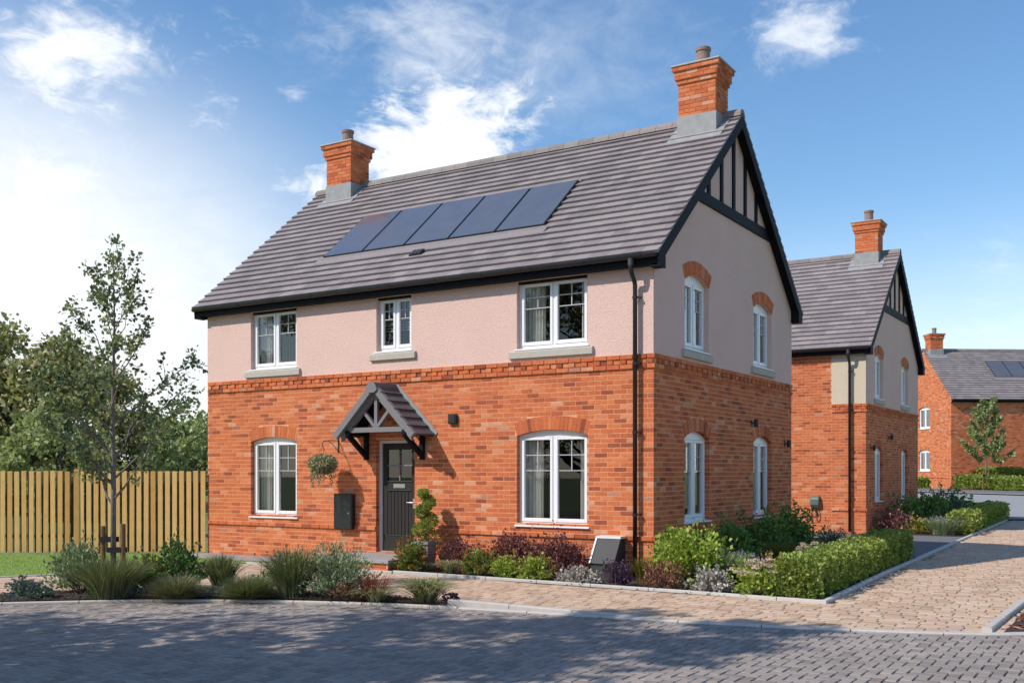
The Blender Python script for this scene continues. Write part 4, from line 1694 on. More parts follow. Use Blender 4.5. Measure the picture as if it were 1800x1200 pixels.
# ------------------------------------------------------------------ front door and canopy of the near house
def front_door():
    mp = fr1
    a, b, z0, z1 = -5.42, -4.55, .20, 2.215
    mb = MB()
    wbox(mb, mp, a - .004, a + .055, z0, z1, -.19, -.09)
    wbox(mb, mp, b - .055, b + .004, z0, z1, -.19, -.09)
    wbox(mb, mp, a + .055, b - .055, z1 - .055, z1, -.19, -.09)
    fr_ = mb.build('door_frame', M_FRAME, house1, bevel=.004)
    la, lb, lz0, lz1 = a + .06, b - .06, z0 + .045, z1 - .06
    F = -.125
    mb = MB()
    ga, gb, gz0, gz1 = la + .10, lb - .10, lz0 + 1.24, lz1 - .11
    wbox(mb, mp, la, lb, lz0, lz0 + .28, F - .045, F)
    wbox(mb, mp, la, ga, lz0 + .28, lz1, F - .045, F)
    wbox(mb, mp, gb, lb, lz0 + .28, lz1, F - .045, F)
    wbox(mb, mp, ga, gb, gz1, lz1, F - .045, F)
    wbox(mb, mp, ga, gb, lz0 + 1.07, gz0, F - .045, F)
    wbox(mb, mp, ga, gb, lz0 + .28, lz0 + 1.07, F - .045, F - .022)
    door = mb.build('door', M_DOOR, house1, bevel=.003, label='charcoal boarded front door with four small panes at the top')
    n = 7
    pw = (gb - ga) / n
    for k in range(n):
        q = MB()
        wbox(q, mp, ga + k * pw + .005, ga + (k + 1) * pw - .005, lz0 + .282, lz0 + 1.068, F - .022, F - .008)
        q.build('plank', M_DOOR, door, bevel=.003)
    q = MB()
    wbox(q, mp, ga, gb, lz0 + .265, lz0 + .28, F, F + .012)
    wbox(q, mp, ga, gb, lz0 + 1.07, lz0 + 1.085, F, F + .01)
    wbox(q, mp, ga - .02, gb + .02, gz0 - .012, gz0 + .008, F, F + .014)
    q.build('moulding', M_METER, door)
    um, zm = (ga + gb) / 2, (gz0 + gz1) / 2
    q = MB()
    wbox(q, mp, um - .012, um + .012, gz0, gz1, F - .02, F - .006)
    wbox(q, mp, ga, um - .012, zm - .012, zm + .012, F - .02, F - .007)
    wbox(q, mp, um + .012, gb, zm - .012, zm + .012, F - .02, F - .007)
    q.build('glazing_bar', M_TRIM, door)
    for (ua, ub) in ((ga, um - .012), (um + .012, gb)):
        for (za, zb) in ((gz0, zm - .012), (zm + .012, gz1)):
            q = MB()
            q.add([mp(ua, F - .025, za), mp(ub, F - .025, za), mp(ub, F - .025, zb), mp(ua, F - .025, zb)], [(0, 1, 2, 3)])
            q.build('pane', M_GLASS, door, recalc=False)
    q = MB()
    wbox(q, mp, um - .13, um + .13, lz0 + 1.115, lz0 + 1.19, F, F + .012)
    wbox(q, mp, um - .10, um + .10, lz0 + 1.13, lz0 + 1.172, F + .012, F + .02)
    q.build('letter_plate', M_CHROME, door, bevel=.003)
    q = MB()
    q.tube([mp(lb - .05, F, lz0 + .86), mp(lb - .05, F + .05, lz0 + .86), mp(lb - .18, F + .05, lz0 + .86)], .011, 8)
    wbox(q, mp, lb - .07, lb - .03, lz0 + .76, lz0 + .93, F, F + .008)
    q.build('handle', M_CHROME, door)
    q = MB()
    wbox(q, mp, a + .02, b - .02, z0 - .005, z0 + .04, -.19, -.07)
    q.build('threshold', M_CHROME, house1, bevel=.004)


front_door()


def canopy():
    root = bpy.data.objects.new('canopy', None)
    COL.objects.link(root)
    root.parent = house1
    root.empty_display_size = .2
    root['label'] = 'tiled gabled timber canopy over the front door'
    xm, hw, pr = -4.985, .80, .60
    zA, zE = 3.13, 2.33
    sl = (zA - zE) / hw
    for s in (-1, 1):
        # roof board under the tiles
        mb = MB()
        mb.prism([(xm, zA - .01), (xm + s * (hw + .02), zE - .03), (xm + s * (hw + .02), zE - .06), (xm, zA - .05)], .004, pr - .01, fr1)
        brd = mb.build('roof_board', M_NAVY, root)
        rows = 6
        ln = math.hypot(hw + .06, (hw + .06) * sl)
        gq = ln / rows
        sx, sz = (hw + .06) / ln, -(hw + .06) * sl / ln
        nx_, nz_ = -sz, sx
        for r in range(rows):
            t0, t1 = ln - r * gq, ln - (r + 1) * gq - .02
            cols = [(0.01, .17), (.17, .45), (.45, pr + .03)] if r % 2 else [(.01, .31), (.31, pr + .03)]
            for (d0, d1) in cols:
                P3 = []
                for d in (d0 + .001, d1 - .001):
                    for tt, h in ((t0, 0), (t0, .045), (max(t1, 0), .012)):
                        P3.append(fr1(xm + s * (tt * sx + h * nx_), d, zA + tt * sz + h * nz_))
                mb = MB()
                mb.add(P3, [(0, 1, 2), (3, 5, 4), (0, 3, 4, 1), (1, 4, 5, 2), (0, 2, 5, 3)])
                mb.build('roof_tile', M_CTILE, root)
        # dry verge caps, one for each course
        for r in range(rows):
            t0, t1 = ln - r * gq + .01, ln - (r + 1) * gq + .012
            mb = MB()
            P3 = []
            for d in (pr + .032, pr - .055):
                for tt, h in ((t0, -.055), (t0, .060), (t1, .048), (t1, -.055)):
                    P3.append(fr1(xm + s * (tt * sx + h * nx_), d, zA + tt * sz + h * nz_))
            mb.add(P3, [(0, 1, 2, 3), (7, 6, 5, 4), (0, 4, 5, 1), (1, 5, 6, 2), (2, 6, 7, 3), (3, 7, 4, 0)])
            mb.build('verge_cap', M_TRIM, root)
        # lead soaker where the canopy meets the wall
        mb = MB()
        P3 = [fr1(xm + s * (tt * sx + h * nx_), d, zA + tt * sz + h * nz_) for d in (.004, .016) for tt, h in ((ln + .02, .0), (ln + .02, .10), (0, .10), (0, 0))]
        mb.add(P3, [(0, 1, 2, 3), (7, 6, 5, 4), (0, 4, 5, 1), (1, 5, 6, 2), (2, 6, 7, 3), (3, 7, 4, 0)])
        mb.build('flashing', M_LEAD, root)
        # front rafter
        y = -(pr - .10)
        mb = MB()
        mb.prism([(xm, zA - .055), (xm + s * (hw - .02), zE - .035), (xm + s * (hw - .02), zE - .15), (xm, zA - .175)], pr - .13, pr - .06, fr1)
        mb.build('rafter', M_TRIM, root)
        # wall plate and gallows bracket
        xg = xm + s * .63
        mb = MB()
        mb.box(xg - .04, xg + .04, .003, pr - .04, 2.29, 2.37, fr1)
        mb.build('wall_plate', M_NAVY, root)
        mb = MB()
        mb.box(xg - .04, xg + .04, .003, .075, 1.86, 2.29, fr1)
        mb.build('wall_post', M_NAVY, root, bevel=.006)
        mb = MB()
        pts = [(.075, 1.90), (.075, 2.0), (pr - .14, 2.29), (pr - .04, 2.29), (pr - .06, 2.25)]
        mb.prism([(d, z) for d, z in pts], xg - .033, xg + .033, lambda d, u, z: (u, -d, z))
        mb.build('brace', M_NAVY, root)
    mb = MB()
    mb.box(xm - .60, xm + .60, pr - .128, pr - .062, 2.335, 2.42, fr1)
    mb.build('tie_beam', M_TRIM, root)
    mb = MB()
    mb.box(xm - .032, xm + .032, pr - .125, pr - .065, 2.42, 2.98, fr1)
    mb.build('king_post', M_TRIM, root)
    for s in (-1, 1):
        mb = MB()
        mb.beam((xm + s * .03, -(pr - .095), 2.43), (xm + s * .315, -(pr - .095), 2.74), .055, .06, (0, 1, 0))
        mb.build('strut', M_TRIM, root)
    mb = MB()
    mb.prism([(xm - .11, 3.07), (xm - .085, 3.13), (xm - .04, 3.19), (xm + .04, 3.19), (xm + .085, 3.13), (xm + .11, 3.07), (xm + .07, 3.03), (xm - .07, 3.03)], .01, pr + .04, fr1)
    mb.build('ridge_tile', M_CTILE, root)
    mb = MB()
    mb.prism([(xm - .125, 3.06), (xm - .095, 3.14), (xm - .04, 3.20), (xm + .04, 3.20), (xm + .095, 3.14), (xm + .125, 3.06), (xm + .06, 3.01), (xm - .06, 3.01)], pr + .041, pr + .06, fr1)
    mb.build('ridge_cap', M_TRIM, root)


canopy()

# door step and slab path
step = thing('door_step', 'grey slab topped brick step below the front door', 'step', (-4.99, -.55, 0))
mb = MB()
mb.box(-.78, .78, -.60, .53, .14, .20)
mb.build('slab', M_SLAB, step, bevel=.006)
mb = MB()
mb.box(-.742, .742, -.562, .53, 0, .139)
mb.build('mortar_core', M_MORTAR, step)
for r in range(2):
    z0 = .004 + r * .068
    x = -.75 + (.11 if r else 0)
    for k in range(7):
        mb = MB()
        a, b = max(-.75, x + k * .225), min(.75, x + k * .225 + .215)
        if b - a > .04:
            mb.box(a, b, -.57, -.47, z0, z0 + .060)
            mb.build('brick', M_BRICK, step)
    for k in range(5):
        mb = MB()
        a, b = max(-.455, -.46 + k * .225 - (.11 if r else 0)), min(.52, -.46 + k * .225 - (.11 if r else 0) + .215)
        if b - a > .04:
            mb.box(.65, .75, a, b, z0, z0 + .060)
            mb.build('brick', M_BRICK, step)
slabs = sheet('slab_path', [(-9.9, 0.05), (-9.9, -.76), (-5.78, -.76), (-5.78, 0.05)], -.012, M_SAND, 'narrow grey slab path along the foot of the front wall')
for k in range(9):
    x = -9.88 + k * .46
    for (ya, yb) in ((-.755, -.385), (-.375, -.01)):
        mb = MB()
        mb.box(x + .004, x + .453, ya, yb, -.05, .012)
        mb.build('paving_slab', M_SLAB, slabs, bevel=.004)

# ------------------------------------------------------------------ things fixed to the near house
t = thing('wall_vent', 'small square black vent on the brick wall right of the canopy', 'vent', (-3.71, 0, 2.55))
mb = MB()
mb.box(-.085, .085, -.06, -.001, -.085, .085)
mb.build('housing', M_BLACK, t, bevel=.008)
for k in range(4):
    mb = MB()
    mb.box(-.06, .06, -.072, -.06, -.058 + k * .034, -.04 + k * .034)
    mb.build('louvre', M_METER, t)

t = thing('wall_box', 'tall black wall box between the left window and the front door', 'wall box', (-6.10, 0, .60))
mb = MB()
mb.box(-.20, .20, -.115, -.001, 0, .64)
mb.build('body', M_BLACK, t, bevel=.01)
mb = MB()
mb.box(-.21, .21, -.14, -.116, .012, .655)
mb.build('door', M_BLACK, t, bevel=.012)
mb = MB()
mb.tube([(.15, -.14, .30), (.15, -.15, .30)], .012, 10)
mb.build('lock', M_CHROME, t)

t = thing('meter_box', 'dark grey meter box with sloping lid at the foot of the front wall', 'meter box', (-.66, -.02, 0))
mb = MB()
mb.prism([(0, 0), (.40, 0), (.40, .24), (.18, .60), (0, .60)], -.195, .195, lambda d, u, z: (u, -d, z))
mb.build('body', M_METER, t, bevel=.012)
mb = MB()
mb.prism([(.415, .25), (.425, .262), (.19, .632), (.0, .632), (.0, .61), (.18, .61)], -.21, .21, lambda d, u, z: (u, -d, z))
mb.build('lid', M_METER, t, bevel=.006)
mb = MB()
mb.box(-.212, .212, -.20, 0, .633, .668)
mb.build('lid_edge', M_METERTRIM, t)
mb = MB()
mb.prism([(.43, .262), (.436, .27), (.20, .641), (.19, .633)], -.211, -.187, lambda d, u, z: (u, -d, z))
mb.build('side_trim', M_METERTRIM, t)


def wall_lamp(x, y, z, label):
    t = thing('wall_lamp', label, 'lamp', (x, y, z))
    mb = MB()
    mb.box(0.001, .022, -.035, .035, -.05, .05)
    mb.build('backplate', M_LAMP, t, bevel=.004)
    mb = MB()
    mb.tube([(.022, 0, .0), (.06, 0, .0)], .014, 8)
    mb.build('arm', M_LAMP, t)
    mb = MB()
    mb.lathe([(.036, -.075), (.040, -.068), (.040, .068), (.034, .075)], 14, (.085, 0))
    mb.build('shade', M_LAMP, t)
    return t


wall_lamp(0, 4.42, 2.56, 'black wall lamp between the two ground floor side windows of the near house')
wall_lamp(0, 6.42, 2.22, 'black wall lamp near the far end of the near house side wall')
wall_lamp(-.08, 13.6 + .55, 2.28, 'black wall lamp left of the first ground floor side window of the second house')
wall_lamp(-.08, 13.6 + 2.7, 2.62, 'black wall lamp between the ground floor side windows of the second house')

# hanging basket bracket and basket
br = thing('basket_bracket', 'black iron bracket on the brick wall left of the canopy', 'bracket', (-6.31, 0, 2.0))
mb = MB()
mb.box(-.012, .012, -.012, -.001, 0, .26)
mb.build('wall_bar', M_LAMP, br)
mb = MB()
mb.tube([(0, -.01, .22), (0, -.25, .22), (0, -.40, .20), (0, -.435, .15), (0, -.42, .11)], .008, 6)
mb.build('arm', M_LAMP, br)
mb = MB()
mb.tube([(0, -.01, .03), (0, -.13, .13), (0, -.28, .215)], .006, 6)
mb.build('brace', M_LAMP, br)

# ------------------------------------------------------------------ electric car charger on house 2
t = thing('car_charger', 'grey green electric car charger with hanging cable on the second house wall', 'charger', (-1.40, 13.6, .66))
mb = MB()
mb.prism([(.001, -.02), (.09, .02), (.14, .10), (.14, .26), (.07, .34), (.001, .35)], -.12, .12, lambda d, u, z: (u, -d, z))
mb.build('body', M_CHARGE, t, bevel=.02)
mb = MB()
mb.tube([(-.05, -.10, .03), (-.05, -.16, -.05)], .035, 10)
mb.build('plug', M_BLACK, t)
mb = MB()
mb.tube(smooth_path([(-.05, -.13, -.02), (-.06, -.15, -.16), (.0, -.13, -.24), (.06, -.10, -.16), (.06, -.07, .0)], 5), .014, 8)
mb.build('cable', M_RUBBER, t, smooth=True)
# ================================================================== fence
fa, fb = np.array([-9.84, -.01]), np.array([-16.2, -4.36])
fd = (fb - fa) / np.linalg.norm(fb - fa)
fn = np.array([fd[1], -fd[0]])
if fn @ (CAM - fa) < 0:
    fn = -fn
FRZ = math.atan2(fd[1], fd[0])
fence = thing('timber_fence', 'vertical board timber fence running left from the near house', 'fence', (fa[0], fa[1], 0), FRZ)
flen = np.linalg.norm(fb - fa)
sgn = 1 if fn @ np.array([-fd[1], fd[0]]) > 0 else -1        # local +y or -y faces the camera
bm_ = MB()
bm_.box(-.046, .046, -.011, .011, 0, 1.63)
bme = bm_.mesh('fence_board', bevel=.003)
bme.materials.append(M_FENCE)
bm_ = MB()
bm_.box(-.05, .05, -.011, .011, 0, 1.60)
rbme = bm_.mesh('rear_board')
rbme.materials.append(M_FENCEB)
post_s = 2.56
s = .05
k = 0
while s < flen:
    if abs(s - post_s) > .09 and abs(s - post_s - 2.9) > .09:
        o = link('fence_board', bme, None, fence, (s, sgn * .05, .03 + random.uniform(-.008, .008)))
        o.rotation_euler = (random.uniform(-.004, .004), random.uniform(-.004, .004), random.uniform(-.03, .03))
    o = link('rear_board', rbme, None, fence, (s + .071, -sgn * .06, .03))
    s += .142
for z in (.35, 1.0, 1.5):
    mb = MB()
    mb.box(0, flen, -sgn * .115, -sgn * .075, z - .035, z + .035)
    mb.build('rail', M_FENCE, fence)
for ps in (post_s, post_s + 2.9):
    mb = MB()
    mb.box(ps - .055, ps + .055, -.055, .055, -.1, 1.70)
    mb.box(ps - .055, ps + .055, sgn * .056, sgn * .075, .02, 1.68)
    mb.build('fence_post', M_POSTW, fence, bevel=.006)

# ================================================================== plants


def rdir(n):
    return unit(rng.normal(size=(n, 3)))


def blob_points(n, w, h, lumps=7, base=0.12, wy=None):
    """points through a lumpy bush standing on z = 0"""
    wy = wy or w
    cs = []
    for i in range(lumps):
        a = rng.uniform(0, 6.283)
        r = rng.uniform(0.05, 0.62)
        z = rng.uniform(0.30, 0.80)
        k = math.sqrt(max(0.05, 1 - (z - .35) ** 2 * 1.6))
        cs.append((r * k * math.cos(a) * w / 2, r * k * math.sin(a) * wy / 2, z * h, rng.uniform(.24, .42)))
    cs.append((0, 0, h * .5, .5))
    cs = np.array(cs)
    idx = rng.integers(0, len(cs), n)
    d = rdir(n)
    rr = cs[idx, 3] * rng.uniform(.45, 1.06, n) ** 0.6
    P = cs[idx, :3] + d * rr[:, None] * np.array([w / 2, wy / 2, h * .62])
    P[:, 2] = np.abs(P[:, 2])
    P[:, 2] = np.minimum(P[:, 2], h * rng.uniform(.9, 1.05, n))
    out = unit(P - np.array([0, 0, h * .3]))
    return P, out


def stems(parent, n, w, h, mat, r=.006, name='stem'):
    mb = MB()
    for i in range(n):
        a = random.uniform(0, 6.283)
        q = random.uniform(.2, .85)
        p = Vector((math.cos(a) * w / 2 * q, math.sin(a) * w / 2 * q, h * random.uniform(.5, .85)))
        m = p * .5 + Vector((random.uniform(-.04, .04), random.uniform(-.04, .04), .05 * h))
        mb.tube([(p.x * .08, p.y * .08, 0), m, p], [r, r * .8, r * .4], 5, cap=False)
    return mb.build(name, mat, parent, recalc=False)


def bush(label, x, y, w, h, n, leaf, mat, cat='shrub', name='shrub', lw=.42, up=.35, lumps=7, stem=9, wy=None, z=0.0, group=None, tips=None, jitter=.8, sprig=.62):
    """a shrub: leafy sprigs rising from the base to an uneven outline, with looser leaves filling between them"""
    t = thing(name, label, cat, (x, y, z), 0, group)
    w, h = w * 1.26, h * 1.10
    wy = (wy or w)
    nl = int(1.25 * n * sprig)
    per = 13
    k = max(6, nl // per)
    lump = rng.uniform(.72, 1.12, 9)
    a = rng.uniform(0, 6.283, k)
    e = np.arcsin(rng.uniform(.04, 1.0, k))
    rad = lump[(a / 6.283 * 9).astype(int) % 9] * rng.uniform(.70, 1.10, k)
    end = np.stack([np.cos(a) * np.cos(e) * w / 2 * rad, np.sin(a) * np.cos(e) * wy / 2 * rad, .08 * h + np.sin(e) * h * .93 * rad], 1)
    base = end * np.array([.18, .18, 0.0])
    s_ = np.tile(np.linspace(.34, 1.04, per), k) + rng.normal(0, .03, k * per)
    B, E_ = np.repeat(base, per, 0), np.repeat(end, per, 0)
    curve = np.stack([s_, s_, s_ ** .8], 1)
    P1 = B + (E_ - B) * curve + rng.normal(0, leaf * .35, (k * per, 3))
    ax = unit(E_ - B)
    D1 = ax * .7 + rdir(k * per) * .9 + np.array([0, 0, up * .6])
    m = int(1.25 * n) - k * per
    m = max(m, 10)
    P2, out2 = blob_points(m, w * .9, h * .9, lumps, wy=wy * .9)
    D2 = out2 + rdir(m) * jitter + np.array([0, 0, up])
    P, D = np.concatenate([P1, P2]), np.concatenate([D1, D2])
    P[:, 2] = np.abs(P[:, 2])
    L = leaf * rng.uniform(.6, 1.3, len(P))
    leaf_mesh('foliage', P, D, L, L * lw, mat, t)
    mb = MB()
    step_ = max(1, k // max(stem * 2, 10))
    for q in range(0, k, step_):
        b_, e_ = base[q], end[q]
        mid_ = b_ + (e_ - b_) * np.array([.5, .5, .574])
        mb.tube([tuple(b_), tuple(mid_), tuple(e_)], [.006, .0045, .002], 4, cap=False)
    mb.build('stems', M_BARKD, t, recalc=False)
    if tips:
        tm, tn, ts = tips
        idx = rng.choice(k, tn, replace=True)
        q = end[idx] + rng.normal(0, ts * .5, (tn, 3))
        leaf_mesh('new_growth', q, unit(end[idx] - base[idx]) + rdir(tn) * .6 + np.array([0, 0, .3]), ts * rng.uniform(.7, 1.2, tn), ts * .4, tm, t, kind='stuff')
    return t


def tuft(label, x, y, w, h, n, mat, width=.006, droop=.45, root=.25, cat='grass', name='grass_tuft', z=0.0, flowers=None, dome=False, group=None, seg=4, upright=0.0):
    t = thing(name, label, cat, (x, y, z), 0, group)
    w, h, n = w * 1.28, h * 1.06, int(n * 1.25)
    a = rng.uniform(0, 6.283, n)
    rr = np.sqrt(rng.uniform(0, 1, n)) * w / 2 * root
    roots = np.stack([rr * np.cos(a), rr * np.sin(a), np.zeros(n)], 1)
    a2 = a + rng.normal(0, .5, n)
    f = rng.uniform(0.05, 1, n)
    if dome:
        th_ = np.arccos(rng.uniform(.06, 1, n))
        f = np.sin(th_) * .86
    reach = (w / 2) * f * (1 - upright)
    hh = h * (np.sqrt(np.clip(1.02 - f ** 2 * (.85 if dome else .45), .08, 1))) * rng.uniform(.8, 1.08, n)
    if dome:
        hh = h * (np.cos(th_) * .92 + .10) * rng.uniform(.9, 1.08, n)
        a2 = a + rng.normal(0, .2, n)
    lean = np.stack([np.cos(a2), np.sin(a2)], 1) * reach[:, None]
    blade_mesh('blades', roots, lean, hh, width * rng.uniform(.6, 1.2, n), mat, t, droop, seg)
    if flowers:
        fm, fnn, fs = flowers
        idx = rng.choice(n, min(fnn, n), replace=False)
        tip = roots[idx].copy()
        tip[:, :2] += lean[idx]
        tip[:, 2] += hh[idx] * (1 - droop) / (1 - droop * .45)
        rep = 5
        T = np.repeat(tip, rep, 0) + rng.normal(0, fs * .35, (len(tip) * rep, 3)) * np.array([.6, .6, 1.6])
        leaf_mesh('flowers', T, rdir(len(T)) + np.array([0, 0, .8]), fs * rng.uniform(.6, 1.2, len(T)), fs * .4, fm, t, kind='stuff')
    return t


def sedum(label, x, y, w, h, heads, z=0.0):
    t = bush(label, x, y, w * .95, h * .82, 900, .055, L_BRIGHT, 'flower', 'flowering_sedum', .35, .5, 6, 8, z=z)
    pts = []
    for i in range(heads):
        a = rng.uniform(0, 6.283)
        r = math.sqrt(rng.uniform(0, 1)) * w / 2
        zz = h * (1.0 - .35 * (r / (w / 2)) ** 2) * rng.uniform(.9, 1.04)
        m = 34
        q = rng.normal(size=(m, 3))
        q = unit(q) * np.array([.062, .062, .024]) * rng.uniform(.6, 1, (m, 1))
        q[:, 2] = np.abs(q[:, 2])
        pts.append(q + np.array([r * math.cos(a), r * math.sin(a), zz]))
    P = np.concatenate(pts)
    leaf_mesh('flower_heads', P, rdir(len(P)) + np.array([0, 0, 1.2]), .022, .012, L_PINKW, t)
    return t


def spikes(label, x, y, w, h, n, smat, fmat, z=0.0, cat='flower', name='flower_spikes', fl=.02, base=L_MID):
    """upright flower spikes over low leaves"""
    t = thing(name, label, cat, (x, y, z))
    a = rng.uniform(0, 6.283, n)
    rr = np.sqrt(rng.uniform(0, 1, n)) * w / 2 * .8
    roots = np.stack([rr * np.cos(a) * .7, rr * np.sin(a) * .7, np.zeros(n)], 1)
    lean = np.stack([np.cos(a), np.sin(a)], 1) * (rr * .35)[:, None]
    hh = h * rng.uniform(.65, 1.02, n)
    blade_mesh('stems', roots, lean, hh, .003, smat, t, .05, 3)
    rep = 16
    tt = rng.uniform(.5, 1.0, (n, rep))
    P = np.empty((n, rep, 3))
    P[:, :, 0] = roots[:, 0:1] + lean[:, 0:1] * tt ** 1.6
    P[:, :, 1] = roots[:, 1:2] + lean[:, 1:2] * tt ** 1.6
    P[:, :, 2] = hh[:, None] * tt * 1.0
    P = P.reshape(-1, 3)
    leaf_mesh('flowers', P, rdir(len(P)) + np.array([0, 0, .5]), fl * rng.uniform(.7, 1.2, len(P)), fl * .42, fmat, t, kind='stuff')
    Pb, out = blob_points(300, w, h * .45, 4)
    leaf_mesh('foliage', Pb, out + rdir(300) * .7, .05, .016, base, t)
    return t


def box_hedge(label, pts, w, h, n, leaf, mat, zf=None, group=None):
    """clipped hedge along a polyline: leaves over its faces, twigs and a dark leafy inside"""
    x0, y0 = pts[0]
    z0 = zf(x0, y0) if zf else 0
    t = thing('clipped_hedge', label, 'hedge', (x0, y0, z0), 0, group)
    P0 = [np.array(p, float) for p in pts]
    seg = [np.linalg.norm(b - a) for a, b in zip(P0, P0[1:])]
    tot = sum(seg)
    P, D = [], []
    A = np.array([w, h, h])
    for i, (a, b) in enumerate(zip(P0, P0[1:])):
        m = int(n * seg[i] / tot)
        d = (b - a) / seg[i]
        nn = np.array([-d[1], d[0]])
        s = rng.uniform(-.0, seg[i], m)
        face = rng.choice(4, m, p=np.array([w, h, h, .45 * w]) / (1.45 * w + 2 * h))
        u = rng.uniform(-.5, .5, m)
        v = rng.uniform(0.02, 1, m)
        off = np.where(face == 0, u * w, np.where(face == 1, w / 2, np.where(face == 2, -w / 2, u * w * .8)))
        z = np.where(face == 0, h, np.where(face == 3, v * h * .9, v * h))
        nz_ = np.where(face == 0, 1.0, .15)
        no = np.where(face == 1, 1.0, np.where(face == 2, -1.0, 0.0))
        lump = .030 * np.sin(s * 9 + 1.3) + .022 * np.sin(s * 23) + .02 * np.sin(z * 17 + s * 5)
        dep = rng.exponential(.025, m) - lump
        p2 = a[None] + d[None] * s[:, None] + nn[None] * (off - no * dep)[:, None]
        zz = z - np.where(face == 0, dep, 0)
        rise_ = np.array([(zf(q[0], q[1]) - z0) if zf else 0 for q in p2])
        P.append(np.stack([p2[:, 0] - x0, p2[:, 1] - y0, zz + rise_], 1))
        D.append(np.stack([nn[0] * no, nn[1] * no, nz_], 1))
    # both ends
    for e, (a, b) in ((0, (P0[0], P0[1])), (1, (P0[-1], P0[-2]))):
        m = int(n * w / tot * .55)
        d = (a - b) / np.linalg.norm(a - b)
        nn = np.array([-d[1], d[0]])
        u, v = rng.uniform(-.5, .5, m), rng.uniform(0.02, 1, m)
        dep = rng.exponential(.03, m)
        p2 = a[None] - d[None] * dep[:, None] + nn[None] * (u * w)[:, None]
        r_ = np.array([(zf(q[0], q[1]) - z0) if zf else 0 for q in p2])
        P.append(np.stack([p2[:, 0] - x0, p2[:, 1] - y0, v * h + r_], 1))
        D.append(np.stack([d[0] * np.ones(m), d[1] * np.ones(m), .2 * np.ones(m)], 1))
    P, D = np.concatenate(P), np.concatenate(D)
    L = leaf * rng.uniform(.6, 1.3, len(P))
    leaf_mesh('foliage', P, D + rdir(len(P)) * .85 + np.array([0, 0, .25]), L, L * .45, mat, t)
    mb = MB()
    for i, (a, b) in enumerate(zip(P0, P0[1:])):
        k = int(seg[i] / .14)
        for q in range(k):
            c = a + (b - a) * (q + .5) / k
            zz = (zf(c[0], c[1]) - z0) if zf else 0
            for r in range(3):
                ang = random.uniform(0, 6.28)
                rr = w * .38
                mb.tube([(c[0] - x0, c[1] - y0, zz), (c[0] - x0 + rr * .5 * math.cos(ang), c[1] - y0 + rr * .5 * math.sin(ang), zz + h * .5),
                         (c[0] - x0 + rr * math.cos(ang), c[1] - y0 + rr * math.sin(ang), zz + h * .9)], [.009, .007, .003], 4, cap=False)
    mb.build('stems', M_BARKD, t, recalc=False)
    # leafy dark core keeps the hedge opaque
    m = int(n * .35)
    s = rng.uniform(0, tot, m)
    cum = np.concatenate([[0], np.cumsum(seg)])
    Q = []
    for si in s:
        i = min(int(np.searchsorted(cum, si)) - 1, len(seg) - 1)
        i = max(i, 0)
        c = P0[i] + (P0[i + 1] - P0[i]) * (si - cum[i]) / seg[i]
        Q.append((c[0] - x0, c[1] - y0, (zf(c[0], c[1]) - z0) if zf else 0))
    Q = np.array(Q)
    Q[:, 0] += rng.uniform(-.35, .35, m) * w
    Q[:, 1] += rng.uniform(-.35, .35, m) * w * .6
    Q[:, 2] += rng.uniform(.03, .9, m) * h
    leaf_mesh('inner_foliage', Q, rdir(m), leaf * 1.3, leaf * .6, mat, t)
    return t


def limb(mb, a, b, r0, r1, sag=.06, n=4, sides=6):
    a, b = np.array(a, float), np.array(b, float)
    L = np.linalg.norm(b - a)
    off = rng.normal(0, sag * L, 3)
    pts, rad = [], []
    for k in range(n + 1):
        t = k / n
        pts.append(tuple(a + (b - a) * t + off * math.sin(math.pi * t) + np.array([0, 0, -.10 * L * math.sin(math.pi * t)])))
        rad.append(r0 + (r1 - r0) * t)
    mb.tube(pts, rad, sides, cap=False)
    return pts


